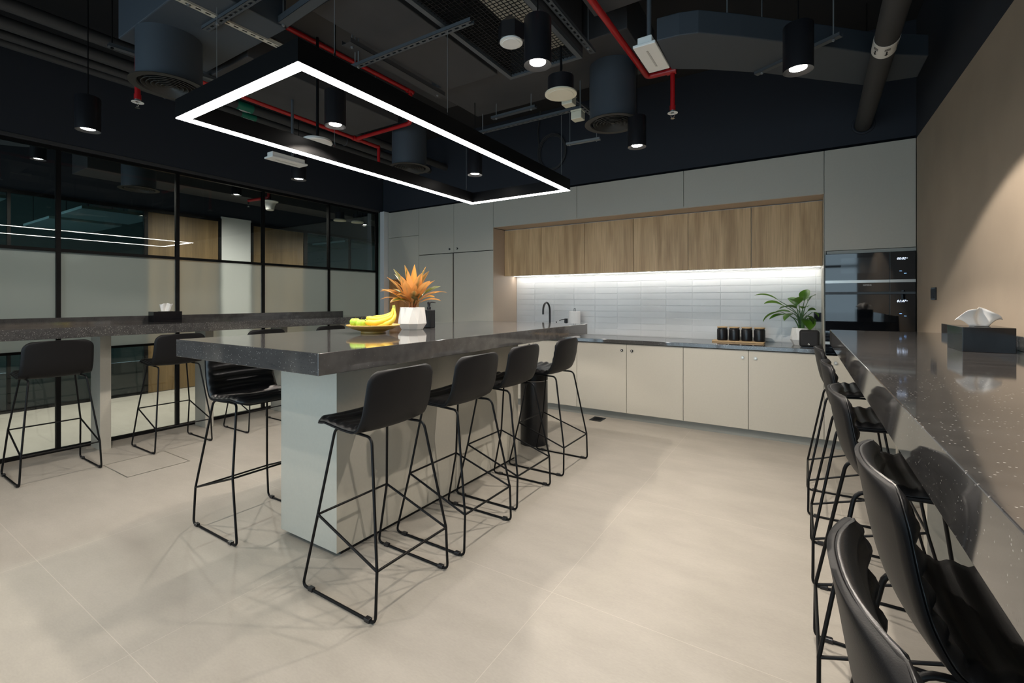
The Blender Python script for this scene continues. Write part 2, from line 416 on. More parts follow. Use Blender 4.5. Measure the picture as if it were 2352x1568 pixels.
# glass partition bays
MUL = [-3.3351 - .933, -3.335, -2.402, -1.469, -.536, .397, 1.33, 2.263, 3.19, 4.127, 4.975]
MUL = [YB] + MUL[4:]
bayname = {1: 'leftmost', }
for i in range(len(MUL)-1):
    y0, y1 = MUL[i], MUL[i+1]
    w = thing('window_%d' % (20+i), 'glass partition bay %d of %d counted from the window end, black rails and frosted middle band' % (i+1, len(MUL)-1), 'glass partition', (XG, (y0+y1)/2, 0), kind='structure')
    f = MB(); f.box(XG-.02, XG+.02, y0-.016, y0+.016, 0, 2.75)
    if i == len(MUL)-2: f.box(XG-.02, XG+.02, y1+.002, y1+.04, 0, 2.75)
    f.build('mullion', 'black_metal', w)
    a, b2 = y0+.016, y1-.016 if i < len(MUL)-2 else y1+.002
    MB().box(XG-.018, XG+.018, a, b2, 1.795, 1.823).build('mid_rail', 'black_metal', w)
    MB().box(XG-.018, XG+.018, a, b2, .895, .918).build('low_rail', 'black_metal', w)
    MB().box(XG-.02, XG+.02, a, b2, 0, .032).build('sill', 'black_metal', w)
    MB().box(XG-.02, XG+.02, a, b2, 2.705, 2.75).build('head', 'black_metal', w)
    MB().box(XG-.005, XG+.005, a, b2, 1.823, 2.705).build('top_pane', 'glass_clear', w)
    MB().box(XG-.002, XG+.002, a, b2, .918, 1.795).build('frosted_pane', 'glass_frosted', w)
    MB().box(XG-.005, XG+.005, a, b2, .032, .895).build('bottom_pane', 'glass_clear', w)

# far side of the corridor
XF = -8.09
S('wall_far_upper', MB().box(XF-.1, XF, YB, 7.5, 2.70, ZC), 'wall_dark', 'dark bulkhead above the far corridor partition', 'wall')
S('trim_3', MB().box(XF-.06, XF+.02, 3.86, 4.345, 0, 2.735), 'white_wall', 'white wall panel between the two oak panels across the corridor', 'panel')
def oak_panel(n, y0, y1, label):
    d = thing('door_%d' % n, label, 'door', (XF, (y0+y1)/2, 0), kind='structure')
    f = MB(); f.box(XF-.03, XF+.03, y0-.045, y0, 0, 2.70).box(XF-.03, XF+.03, y1, y1+.045, 0, 2.70).box(XF-.03, XF+.03, y0, y1, 2.65, 2.70)
    f.build('door_frame', 'black_metal', d)
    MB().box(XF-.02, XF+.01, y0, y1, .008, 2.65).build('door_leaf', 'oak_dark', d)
    MB().cyl((XF+.012, y1-.07, 1.02), (XF+.05, y1-.07, 1.02), .01).tube([(XF+.05, y1-.07, 1.02), (XF+.05, y1-.19, 1.02)], .009).build('handle', 'black_metal', d, smooth=True)
oak_panel(1, 2.856, 3.815, 'oak door across the corridor left of the white wall panel')
oak_panel(2, 4.381, 5.341, 'oak door across the corridor right of the white wall panel')
k = 0
for (y0, y1) in ((YB, -.9), (-.9, .1), (.1, 1.45), (1.45, 2.81), (5.386, 6.4), (6.4, 7.5)):
    k += 1
    w = thing('window_%d' % (40+k), 'far office glass bay %d across the corridor with black frame' % k, 'glass partition', (XF, (y0+y1)/2, 0), kind='structure')
    f = MB(); f.box(XF-.025, XF+.025, y0, y0+.03, 0, 2.70).box(XF-.025, XF+.025, y0+.03, y1, 0, .04).box(XF-.025, XF+.025, y0+.03, y1, 2.655, 2.70)
    f.build('window_frame', 'black_metal', w)
    MB().box(XF-.005, XF+.005, y0+.03, y1, .04, 2.655).build('pane', 'glass_clear', w)
pn = 0
for (y0, y1) in ((.1, 1.5), (2.2, 3.1), (5.0, 6.2), (6.5, 7.4)):
    for (x0, x1) in ((-9.5, -8.35), (-11.2, -9.8)):
        pn += 1
        t = thing('ceiling_panel', 'pale teal acoustic panel %s in the far office ceiling, %s row' % (['nearest the camera', 'opposite the first oak door', 'beside the second oak door', 'at the corridor end'][(pn-1)//2], ['front', 'rear'][(pn-1) % 2]), 'ceiling panel', ((x0+x1)/2, (y0+y1)/2, 2.62), group='acoustic panels of the far office')
        MB().box(x0, x1, y0, y1, 2.62, 2.66).build('board', 'ceiling_tile', t, bevel=.004)
        for px in (x0+.1, x1-.1):
            for py in (y0+.1, y1-.1): MB().cyl((px, py, 2.655), (px, py, ZC), .004, 6).build('hanger_wire', 'black_metal', t)

# ------------------------------------------------------------------ kitchen cabinets
def lock(parent, x, z, mat='black_metal', y=YC):
    o = MB().cyl((x, y+.003, z), (x, y-.012, z), .0135, 20).build('lock_knob', mat, parent, smooth=True)
    MB().cyl((x, y-.0121, z), (x, y-.0145, z), .0062, 12).build('keyhole', 'white_plastic', o, smooth=True)
def door(parent, x0, x1, z0, z1, mat='cabinet_laminate', y=YC, name='door', g=.0022, th=.019):
    return MB().box(x0+g, x1-g, y, y+th, z0+g, z1-g).build(name, mat, parent, bevel=.0012)
def carcass(parent, x0, x1, y0, y1, z0, z1, mat='dark_gap'):
    return MB().box(x0+.0005, x1-.0005, y0, y1, z0, z1).build('carcass', mat, parent)

xs = [-3.477, -2.869, -2.269, -1.664, -1.055, -.442, .174]
base_lab = ['first base cabinet from the left, behind the island', 'second base cabinet from the left, mostly behind the island end',
            'grey base cabinet right of the black bin, knob at its top right', 'grey base cabinet below the bare worktop, knob at its top left',
            'grey base cabinet below the black canisters, knob at its top right', 'grey base cabinet below the leafy plant, knob at its top left']
for i in range(6):
    x0, x1 = xs[i], xs[i+1]
    t = thing('base_cabinet', base_lab[i], 'cabinet', ((x0+x1)/2, YC, .09), group='grey base cabinets along the back wall')
    carcass(t, x0, x1, YC+.02, 5.60, .09, .868)
    door(t, x0, x1, .09, .868)
    lx = x1-.052 if i % 2 == 0 else x0+.062
    lock(t, lx, .795, 'black_metal' if i < 4 else 'steel')
tag(MB().box(-3.477, .816, YC+.07, YC+.09, 0, .09).build('plinth', 'plinth_grey'), 'grey plinth strip at the floor under the base cabinets', 'plinth')
wt = MB().box(-3.474, .170, YC-.022, 5.655, .873, .914).build('worktop', 'quartz', bevel=.003)
tag(wt, 'dark speckled worktop running along the back wall', 'worktop')
# tall units on the left
t = thing('tall_cabinet', 'narrow tall grey cabinet at the left end with open warm lit niche', 'cabinet', (-5.14, YC, 0), group='tall grey cabinets')
x0, x1 = -5.465, -4.82
MB().box(x0, x0+.02, YC+.02, 5.6, .09, 2.72).box(x1-.02, x1, YC+.02, 5.6, .09, 2.72).box(x0, x1, 5.58, 5.6, .09, 1.70).box(x0+.02, x1-.02, YC+.02, 5.58, 1.68, 1.70).box(x0+.02, x1-.02, YC+.02, 5.58, .88, .90).build('carcass', 'oak', t)
door(t, x0, x1, 2.325, 2.72, name='upper_door'); door(t, x0, x1, 1.68, 2.325, name='panel'); door(t, x0, x1, .09, .90, name='lower_door')
MB().box(x0+.08, x1-.08, 5.20, 5.23, .90, .908).build('niche_light', 'led_warm', t)
for i, (x0, x1, lab) in enumerate(((-4.82, -4.155, 'tall grey cabinet with knob at right of its upper door, left of the pair'), (-4.155, -3.477, 'tall grey cabinet beside the worktop recess, knob at left of upper door'))):
    t = thing('tall_cabinet', lab, 'cabinet', ((x0+x1)/2, YC, 0), group='tall grey cabinets')
    carcass(t, x0, x1, YC+.02, 5.6, .09, 2.72)
    door(t, x0, x1, 2.03, 2.72, name='upper_door'); 
    MB().box(x0+.0022, x1-.0022 - (.02 if i == 0 else 0), YC, YC+.019, .092, 2.022).build('lower_door', 'cabinet_laminate', t, bevel=.0012)
    lock(t, x1-.075 if i == 0 else x0+.065, 2.085)
    if i == 1: MB().box(x1-.0014, x1, YC+.001, 5.655, .09, 2.32).build('side_panel', 'cabinet_edge', t)
tag(MB().box(-5.47, -3.477, YC+.07, YC+.09, 0, .085).build('plinth', 'plinth_grey'), 'grey plinth strip under the tall cabinets left of the worktop', 'plinth')
# bridge cabinets over the recess
for i, (x0, x1, lab) in enumerate(((-3.477, -2.269, 'left long grey bridge cabinet above the oak wall cabinets'), (-2.269, -1.051, 'middle long grey bridge cabinet above the oak wall cabinets'), (-1.051, .174, 'right long grey bridge cabinet above the oak wall cabinets'))):
    t = thing('bridge_cabinet', lab, 'cabinet', ((x0+x1)/2, YC, 2.325), group='long grey bridge cabinets')
    MB().box(x0+.0005, x1-.0005, YC+.02, 5.6, 2.345, 2.72).build('carcass', 'dark_gap', t)
    MB().box(x0, x1, YC+.001, 5.6, 2.325, 2.345).build('bottom_panel', 'cabinet_edge', t)
    door(t, x0, x1, 2.33, 2.72)
# oak wall cabinets
YO = 5.325
wl = ['leftmost oak wall cabinet, beside the tall grey cabinet', 'second oak wall cabinet from the left', 'third oak wall cabinet from the left', 'fourth oak wall cabinet from the left', 'fifth oak wall cabinet, second from the right', 'rightmost oak wall cabinet, beside the oven tower']
wx = [-3.475, -2.896, -2.285, -1.668, -1.058, -.44, .172]
for i in range(6):
    x0, x1 = wx[i], wx[i+1]
    t = thing('wall_cabinet', wl[i], 'cabinet', ((x0+x1)/2, YO, 1.69), group='oak wall cabinets')
    MB().box(x0+.0005, x1-.0005, YO+.02, 5.655, 1.70, 2.322).build('carcass', 'white_plastic', t)
    door(t, x0, x1, 1.69, 2.317, 'oak', YO, g=.0025)
t = thing('under_cabinet_light', 'slim glowing light strip under the oak wall cabinets', 'light', (-1.65, 5.572, 1.694))
MB().box(-3.46, .16, 5.555, 5.59, 1.6965, 1.70).build('profile', 'steel', t)
MB().box(-3.46, .16, 5.56, 5.585, 1.6945, 1.6965).build('diffuser', 'led_strip', t)
# tiled splashback : every tile slightly out of true
mb = MB(); mb.box(-3.475, .172, 5.6535, 5.672, .90, 1.72)
z = .918
rr = random.Random(3)
while z < 1.70:
    xx = -3.475
    while xx < .17:
        x2 = min(xx+.30, .172); z2 = min(z+.0735, 1.715)
        tx, tz = rr.uniform(-.0011, .0011), rr.uniform(-.0011, .0011)
        y0 = 5.656
        vs = [(xx+.0008, y0+tx+tz, z+.0015), (x2-.0008, y0-tx+tz, z+.0015), (x2-.0008, y0-tx-tz, z2-.0015), (xx+.0008, y0+tx-tz, z2-.0015)]
        ins = .0032
        front = [(xx+ins, y0-.005+tx+tz, z+ins), (x2-ins, y0-.005-tx+tz, z+ins), (x2-ins, y0-.005-tx-tz, z2-ins), (xx+ins, y0-.005+tx-tz, z2-ins)]
        back = [(v[0], 5.662, v[2]) for v in vs]
        mb.add(front + vs + back, [(0, 1, 2, 3), (4, 5, 1, 0), (5, 6, 2, 1), (6, 7, 3, 2), (7, 4, 0, 3), (8, 9, 5, 4), (9, 10, 6, 5), (10, 11, 7, 6), (11, 8, 4, 7)])
        xx = x2
    z += .0755
pbr('wall_tile', (.70, .71, .71), .22, var=.03, vscale=3)
tag(mb.build('splashback', 'wall_tile', base=(-1.65, 5.66, .9)), 'white glazed horizontal wall tiles between worktop and oak cabinets', 'tiles')
# oven tower
t = thing('oven_tower', 'tall grey cabinet in the right corner housing the two ovens', 'cabinet', (.495, YC, 0), group='tall grey cabinets')
x0, x1 = .174, .816
MB().box(x0, x0+.016, YC+.02, 5.655, .09, 2.72).build('side_panel', 'cabinet_laminate', t)
MB().box(x0+.016, x1-.001, YC+.03, 5.6, .09, .86).box(x0+.016, x1-.001, YC+.03, 5.6, 1.79, 2.72).box(x0+.016, x1-.001, 5.50, 5.6, .86, 1.79).build('carcass', 'dark_gap', t)
door(t, x0, x1-.004, 1.805, 2.72, name='upper_door')
MB().box(x0+.02, x1-.004, YC+.004, YC+.02, 1.775, 1.803).build('filler_strip', 'plinth_grey', t)
door(t, x0, x1-.004, .09, .86, name='lower_door'); lock(t, .26, .795, 'steel')
MB().box(x0-.003, x0, YC-.002, 5.655, .915, 2.32).build('edge_strip', 'cabinet_laminate', t)
ox0, ox1 = .182, .806
def oven(name, lab, z0, z1, digits, win):
    o = thing(name, lab, 'oven', ((ox0+ox1)/2, YC-.012, z0), group='built in black glass ovens')
    MB().box(ox0+.01, ox1-.01, YC+.01, 5.48, z0+.005, z1-.005).build('body', 'black_satin', o)
    split = ox0 + .455
    f = MB().box(ox0, split-.001, YC-.016, YC+.008, z0, z1).build('door', 'oven_glass', o, bevel=.001)
    if win: MB().box(ox0+.115, ox0+.37, YC-.0163, YC-.015, z0+.165, z0+.30).build('door_window', 'oven_window', f)
    pnl = MB().box(split+.001, ox1, YC-.016, YC+.008, z0, z1).build('control_panel', 'oven_glass', o, bevel=.001)
    text_mesh(digits, .026, .0003, 'display', pnl, (split+.075, YC-.0168, z1-.06), FACE_Y, 'display_digits', shear=.25)
    MB().box(split+.108, split+.118, YC-.0168, YC-.016, z1-.059, z1-.056).build('display_mark', 'display', pnl)
    dm = MB()
    for (dx, dz) in ((.072, .165), (.102, .185)): dm.box(split+dx-.008, split+dx+.008, YC-.0168, YC-.016, z1-dz-.0016, z1-dz+.0016)
    dm.build('indicator', 'display_blue', pnl)
    return o, f
o1, f1 = oven('microwave_oven', 'upper black glass oven showing 00:02, steel strip below its window', 1.432, 1.772, '00:02', True)
MB().box(ox0, ox0+.454, YC-.0185, YC-.0155, 1.512, 1.536).build('steel_strip', 'steel', o1)
MB().box(ox0+.456, ox1, YC-.0185, YC-.0155, 1.512, 1.536).build('steel_strip', 'steel', o1)
text_mesh('SIEMENS', .0165, .0003, 'white_plastic', f1, (ox0+.302, YC-.0168, 1.491), FACE_Y, 'brand_lettering')
o2, f2 = oven('built_in_oven', 'lower black glass oven showing 01:47, partly behind the counter', .872, 1.412, '01:47', False)
MB().box(ox0, ox1, YC-.0185, YC-.0155, .962, .986).build('steel_strip', 'steel', o2)
tag(MB().box(ox0, ox1, YC-.012, YC+.01, 1.4125, 1.4315).build('oven_trim', 'strut_grey'), 'grey trim bar between the two ovens', 'trim')

# ------------------------------------------------------------------ island and bar counters
Z0, Z1 = 1.045, 1.14
t = thing('island_table', 'long kitchen island with thick dark speckled top on grey base', 'island', (-2.32, 2.5, 0))
MB().box(-2.976, -1.692, 1.185, 4.01, Z0, Z1).build('countertop', 'quartz', t, bevel=.0025)
MB().box(-2.57, -2.067, 1.556, 3.385, .028, Z0).build('base', 'cabinet_laminate', t, bevel=.0015)
MB().box(-2.52, -2.09, 1.60, 3.36, 0, .028).build('plinth', 'dark_gap', t)

t = thing('bar_counter', 'dark speckled bar counter along the glass partition on grey legs', 'counter', (-5.3, 1.8, 0))
MB().box(-5.615, -4.98, -1.6, 4.33, 1.055, Z1).build('countertop', 'quartz', t, bevel=.0025)
MB().box(-5.632, -5.612, -1.6, 4.335, 1.06, 1.204).build('upstand', 'quartz', t, bevel=.0015)
for y in (-1.1, -.2, .69, 1.54, 2.41, 3.255, 4.10):
    MB().box(-5.60, -5.37, y, y+.08, 0, 1.055).build('leg', 'cabinet_laminate', t, bevel=.0015)
t = thing('bar_counter', 'dark polished bar counter along the beige right wall', 'counter', (.5, 2.1, 0))
MB().box(.178, XR-.001, .12, 4.17, 1.035, Z1).build('countertop', 'quartz', t, bevel=.002)
MB().box(XR-.018, XR-.001, .12, 4.17, Z1, 1.203).build('upstand', 'quartz', t, bevel=.0015)
for y in (.35, 1.28, 2.2, 3.16, 4.02):
    MB().box(.55, .79, y, y+.08, 0, 1.035).build('leg', 'cabinet_laminate', t, bevel=.0015)

# ------------------------------------------------------------------ bar stools (local: forward +Y)
def catmull(P, n):
    out = []; P = [P[0]] + P + [P[-1]]
    for i in range(1, len(P)-2):
        for j in range(n):
            t = j/n; a, b, c, d = P[i-1], P[i], P[i+1], P[i+2]
            out.append(tuple(.5*((2*b[k]) + (-a[k]+c[k])*t + (2*a[k]-5*b[k]+4*c[k]-d[k])*t*t + (-a[k]+3*b[k]-3*c[k]+d[k])*t**3) for k in range(2)))
    out.append(P[-2]); return out
prof = catmull([(.222, .768), (.195, .780), (.13, .781), (.05, .772), (-.03, .765), (-.09, .770), (-.135, .795), (-.165, .845), (-.182, .91), (-.195, .985), (-.206, 1.047)], 14)
L = [0.]
for i in range(1, len(prof)): L.append(L[-1] + math.dist(prof[i], prof[i-1]))
LT = L[-1]
def prof_at(s):
    for i in range(1, len(L)):
        if L[i] >= s - 1e-9:
            t = (s-L[i-1])/(L[i]-L[i-1]); return tuple(prof[i-1][k]*(1-t) + prof[i][k]*t for k in range(2))
    return prof[-1]
def half_w(s, w0=.203, rf=.07, rb=.06):
    w = w0 + .008*math.sin(PI*min(1, s/LT))
    if s < rf: w -= rf - math.sqrt(max(0, rf*rf - (rf-s)**2))
    if LT - s < rb: w -= rb - math.sqrt(max(0, rb*rb - (rb-LT+s)**2))
    return w
def shell_pt(u, s, inset=0.):
    f, z = prof_at(s); q = s/LT
    w = half_w(s) - inset
    bk = max(0, min(1, (q-.40)/.25)); bk = bk*bk*(3-2*bk)
    st = 1-bk
    au = abs(u)
    f += bk*(.034*au**2.4)
    z += st*(.016*au**2.2 - .0) * min(1, q/.15) + bk*(.004*(1-au*au))
    return Vector((u*w, f, z))
def shell_n(u, s):
    e = .006
    a = prof_at(max(0, s-e)); b = prof_at(min(LT, s+e))
    return Vector((0, -(b[1]-a[1]), b[0]-a[0])).normalized() * -1
sv = []
for i in range(13): sv.append(.07*(1-math.cos(PI/2*i/12)))
k = 40
for i in range(1, k): sv.append(.07 + (LT-.06-.07)*i/k)
for i in range(13): sv.append(LT-.06+.06*math.sin(PI/2*i/12))
uv = [-1 + 2*i/18 for i in range(19)]
def sheet(off0, off1, inset, ribs=0., ew=.10, emin=.25):
    # closed padded sheet between two offsets
    top, bot = [], []
    for s in sv:
        rt, rb_ = [], []
        for u in uv:
            n = shell_n(u, s); p = shell_pt(u, s, inset)
            edge = min(1., (1-abs(u))/ew) * min(1, s/(ew*.2)) * min(1, (LT-s)/(ew*.2))
            edge = edge**.5 if edge > 0 else 0
            o = off1
            if ribs:
                o += (abs(math.sin(PI*(s-.03)/.052)) - .5)*ribs*edge if .03 < s < LT-.03 else 0
            rt.append(p + n*(off0 + (o-off0)*(emin+(1-emin)*edge))); rb_.append(p + n*off0)
        top.append(rt); bot.append(rb_)
    mb = MB(); mb.grid(top); mb.grid(bot, True)
    a, b = len(sv), len(uv); off = a*b
    ring = [(i*b) for i in range(a)] + [(a-1)*b + j for j in range(1, b)] + [i*b + b-1 for i in range(a-2, -1, -1)] + [j for j in range(b-2, 0, -1)]
    for i in range(len(ring)):
        p, q = ring[i], ring[(i+1) % len(ring)]
        mb.f.append((p, q, q+off, p+off))
    return mb
stool = local_thing('bar_stool', 'x', 'stool', (0, 0, 0), 0, 'black sled base bar stools')
sheet(-.012, .001, 0., 0., .05, .55).build('shell', 'vinyl_shell', stool, smooth=True, angle=75)
sheet(-.003, .018, .0020, .0125, .12, .12).build('seat_pad', 'vinyl', stool, smooth=True, angle=180)
rr_ = .0065
for sx_ in (-1, 1):
    A = (sx_*.232, -.25, rr_); B = (sx_*.232, .25, rr_)
    J1 = (sx_*.212, .165, .355); J0 = (sx_*.222, -.248, .220)
    T1 = (sx_*.160, .105, .758); T0 = (sx_*.165, -.150, .752)
    pr = fillet([Vector(J0), Vector(A), Vector(B), Vector(J1)], .03)
    h = len(pr)//2
    MB().tube(pr, rr_, 10).build('runner', 'black_metal', stool, smooth=True, angle=80)
    MB().tube(fillet([J1, T1, (sx_*.155, .02, .756)], .03), rr_, 10).build('leg', 'black_metal', stool, smooth=True, angle=80)
    MB().tube(fillet([J0, T0, (sx_*.155, -.06, .752)], .035), rr_, 10).build('leg', 'black_metal', stool, smooth=True, angle=80)
    MB().tube([(sx_*.155, -.062, .752), (sx_*.155, .022, .756)], rr_, 10).build('seat_rail', 'black_metal', stool, smooth=True, angle=80)
    for yy in (-.205, .185):
        MB().box(sx_*.232-.0105, sx_*.232+.0105, yy-.016, yy+.016, 0, .018).build('glide', 'black_satin', stool, bevel=.003)
J = {(sx_, q): ((sx_*.212, .165, .355) if q else (sx_*.222, -.248, .220)) for sx_ in (-1, 1) for q in (0, 1)}
MB().tube([J[-1, 0], J[-1, 1]], .0058, 8).tube([J[1, 0], J[1, 1]], .0058, 8).tube([J[-1, 1], J[1, 1]], .0058, 8).tube([J[-1, 0], J[1, 0]], .0058, 8).build('footrest', 'black_metal', stool, smooth=True, angle=80)
spots = [
 # island, right side, facing -X
 (-1.758, 1.557, 90, 'black bar stool nearest the camera on the right side of the island'),
 (-1.762, 2.16, 90, 'second black bar stool along the right side of the island'),
 (-1.805, 2.765, 90, 'third black bar stool along the right side of the island, before the bin'),
 (-1.802, 3.445, 90, 'fourth black bar stool, at the far end of the island near the bin'),
 (-2.879, 1.57, -90, 'black bar stool on the left side of the island, its ribbed seat facing us'),
 # left bar, facing -X
 (-5.04, 1.152, 90, 'leftmost black bar stool at the bar along the glass partition'),
 (-5.06, 1.985, 90, 'second bar stool from the left at the glass partition bar'),
 (-5.02, 2.775, 90, 'third bar stool along the glass partition bar, seen past the island corner'),
 (-5.03, 3.58, 90, 'farthest bar stool at the glass partition bar, mostly behind the island'),
 # right counter, facing +X
 (.245, .68, -87, 'nearest black bar stool cut off at the bottom right by the right counter'),
 (.310, 1.16, -90, 'second black bar stool from the camera at the right counter'),
 (.295, 1.99, -90, 'middle black bar stool at the right counter'),
 (.295, 2.85, -90, 'fourth bar stool from the camera at the right counter'),
 (.285, 3.69, -90, 'farthest bar stool at the right counter, beside the base cabinets')]
for i, (x, y, a, lab) in enumerate(spots):
    o = stool if i == 0 else copy_tree(stool)
    o.location = (x, y, 0); o.rotation_euler = (0, 0, R(a)); o['label'] = lab

# ------------------------------------------------------------------ things on the island
bx, by = -2.433, 2.121
t = thing('fruit_bowl', 'shallow wooden fruit bowl on the island', 'bowl', (bx, by, Z1))
MB().lathe([(.0, .0), (.080, .0), (.082, .003), (.080, .013), (.086, .016), (.130, .028), (.164, .044), (.174, .051), (.1745, .055), (.171, .057), (.160, .050), (.12, .036), (.07, .029), (.0, .027)], (bx, by, Z1), 56, caps=False).build('dish', 'bowl_wood', t, smooth=True)
apple_prof = []
for i in range(17):
    a = -PI/2 + PI*i/16
    r = .035*math.cos(a)*(1+.10*math.sin(a)); z = .0315*math.sin(a)
    if i > 13: z -= .006*(i-13)/1.5*(.7)
    apple_prof.append((max(r, .0005), z))
# view-right axis is along (.846,.532), so spread the fruit that way
rx, ry = .846, .532
def at(d, e): return (bx + rx*d - ry*e, by + ry*d + rx*e)
ap = [(-.122, -.005, 'green apple at the left edge of the fruit bowl'), (-.066, -.050, 'green apple at the front of the fruit bowl, beside the bananas'), (-.050, .060, 'pale green apple at the back of the fruit bowl')]
for d, e, lab in ap:
    px, py = at(d, e); zb = Z1 + .034 + .0315 + (.006 if abs(d) > .1 else .0)
    o = thing('apple', lab, 'apple', (px, py, zb-.0315), group='green apples in the bowl')
    MB().lathe(apple_prof, (px, py, zb), 24, caps=False).build('fruit', 'apple_skin', o, smooth=True, angle=180)
    MB().tube([(px, py, zb+.018), (px+.002, py+.001, zb+.03), (px+.005, py+.003, zb+.041)], [.0018, .0015, .0022], 6).build('stem', 'stem_brown', o, smooth=True)
# bunch of bananas, crown at the upper right
cx_, cy_ = at(.165, -.01); cz = Z1 + .185
t = thing('banana_bunch', 'bunch of ripe yellow bananas lying in the fruit bowl with its stem up', 'bananas', (at(.06, -.02)[0], at(.06, -.02)[1], Z1+.045))
def V3(d, e, z): p_ = at(d*.92, e*.9); return Vector((p_[0], p_[1], Z1+z*.97))
bans = [[V3(.150, -.012, .172), V3(.168, -.045, .125), V3(.150, -.072, .082), V3(.095, -.085, .060), V3(.040, -.085, .062), V3(.022, -.083, .068)],
        [V3(.147, -.010, .172), V3(.135, -.030, .130), V3(.100, -.042, .104), V3(.040, -.045, .094), V3(-.020, -.040, .103), V3(-.036, -.037, .112)],
        [V3(.147, .0, .172), V3(.125, .012, .135), V3(.075, .026, .110), V3(.020, .034, .104), V3(-.02, .036, .108)],
        [V3(.148, -.014, .170), V3(.145, -.05, .115), V3(.100, -.078, .088), V3(.045, -.10, .074), V3(-.010, -.105, .080), V3(-.022, -.103, .086)]]
def smoothpath(P, n=7):
    Q = [P[0]] + P + [P[-1]]; out = []
    for i in range(1, len(Q)-2):
        for j in range(n):
            tt = j/n; a, b, c, d = Q[i-1], Q[i], Q[i+1], Q[i+2]
            out.append(.5*((2*b) + (c-a)*tt + (2*a-5*b+4*c-d)*tt*tt + (3*b-a-3*c+d)*tt**3))
    out.append(P[-1]); return out
for P in bans:
    q = smoothpath(P); n = len(q)
    rad = []
    for i in range(n):
        tt = i/(n-1)
        rad.append(.0070 + .0118*min(1, max(0, (tt-.14)/.30))**.8 if tt < .72 else .0188*max(.30, 1-((tt-.72)/.28)**2.0*.72))
    b = MB().tube(q, rad, 6).build('banana', 'banana_skin', t, smooth=True, angle=70)
    MB().tube([q[-1], q[-1] + (q[-1]-q[-2]).normalized()*.008], [.0055, .004], 6).build('tip', 'banana_tip', b, smooth=True)
MB().tube([V3(.149, -.008, .158), V3(.151, -.007, .175), V3(.149, -.006, .192)], [.014, .011, .009], 8).build('stem', 'banana_stem', t, smooth=True)

# potted orange plant
px, py = -2.491, 2.545
t = thing('potted_plant', 'orange leaved plant in a white faceted pot on the island', 'plant', (px, py, Z1))
n = 10; vs = []; fs = []
for lvl, (r, z, off) in enumerate(((.078, 0, 0), (.080, .003, 0), (.106, .045, 0), (.094, .166, .5), (.088, .166, .5), (.086, .15, .5))):
    for i in range(n):
        a = 2*PI*(i+off)/n + .2; vs.append((px+r*math.cos(a), py+r*math.sin(a), Z1+z))
fs.append(tuple(reversed(range(n))))
for l in (0, 1, 3, 4):
    for i in range(n):
        j = (i+1) % n; fs.append((l*n+i, l*n+j, (l+1)*n+j, (l+1)*n+i))
for i in range(n):
    j = (i+1) % n; fs += [(2*n+i, 2*n+j, 3*n+i), (2*n+j, 3*n+j, 3*n+i)]
MB().add(vs, fs).build('pot', 'white_ceramic', t, bevel=.0012)
MB().lathe([(.0, .158), (.05, .160), (.086, .152)], (px, py, Z1), 20, caps=False).build('soil', 'soil', t, smooth=True)
LEAFN = 12
def leaf(mb, base, az, el0, el1, length, width, n=LEAFN, fold=.25, tw=0., pet=.25):
    d = Vector((math.cos(az), math.sin(az), 0)); side0 = Vector((-math.sin(az), math.cos(az), 0))
    p = Vector(base); rows = []
    for i in range(n+1):
        tt = i/n; el = el0 + (el1-el0)*tt**1.3
        dirv = d*math.cos(el) + Vector((0, 0, 1))*math.sin(el)
        up = -d*math.sin(el) + Vector((0, 0, 1))*math.cos(el)
        a = tw*tt; side = side0*math.cos(a) + up*math.sin(a); upp = up*math.cos(a) - side0*math.sin(a)
        if tt < pet: w = width*(.10 + .12*(tt/pet))
        else:
            q = (tt-pet)/(1-pet); w = width*max(.22*(1-q), math.sin(PI*q**.85)**.85)
        w = max(w, .0006)
        rows.append([p - side*w + upp*w*fold, p - side*w*.55 + upp*w*fold*.4, p, p + side*w*.55 + upp*w*fold*.4, p + side*w + upp*w*fold])
        p = p + dirv*(length/n)
    mb.grid(rows)
def leaf_attrs(o):
    me = o.data; n = len(me.vertices); per = (LEAFN+1)*5
    U = [abs((i % 5)-2)/2 for i in range(n)]; V = [((i % per)//5)/LEAFN for i in range(n)]
    for nm_, arr in (('leaf_u', U), ('leaf_v', V)):
        a = me.attributes.new(nm_, 'FLOAT', 'POINT'); a.data.foreach_set('value', arr)
rl = random.Random(11)
mb = MB(); b0 = Vector((px, py, Z1+.158))
hand = [(212, 60, -22, .30, .022), (204, 42, -28, .28, .026), (222, 55, 0, .24, .030), (32, 52, -20, .31, .022), (24, 45, -5, .30, .020), (40, 58, 8, .28, .034), (200, 72, 40, .31, .032), (214, 76, 52, .33, .034),
        (28, 72, 48, .32, .034), (20, 78, 58, .33, .036), (120, 84, 78, .34, .030), (190, 82, 70, .34, .032), (40, 84, 66, .33, .034), (250, 70, 30, .26, .034), (300, 66, 28, .26, .036), (275, 55, -10, .22, .034), (240, 50, -45, .22, .036), (318, 50, 8, .24, .036),
        (350, 62, 20, .29, .034), (335, 72, 42, .30, .038), (262, 78, 58, .26, .040), (290, 80, 66, .29, .036), (230, 68, 35, .29, .032), (10, 60, 22, .30, .034), (45, 40, -25, .24, .024)]
for az, e0, e1, ln, w in hand:
    leaf(mb, b0 + Vector((rl.uniform(-.02, .02), rl.uniform(-.02, .02), 0)), R(az), R(e0), R(e1), ln, w*.86, tw=rl.uniform(-.7, .7))
for i in range(14):
    az = rl.uniform(0, 2*PI); e = rl.uniform(25, 75)
    leaf(mb, b0 + Vector((rl.uniform(-.025, .025), rl.uniform(-.025, .025), 0)), az, R(e+18), R(e-rl.uniform(10, 50)), rl.uniform(.16, .27), rl.uniform(.016, .028), tw=rl.uniform(-.7, .7))
leaf_attrs(mb.build('foliage', 'leaf_orange', t, smooth=True, angle=60))
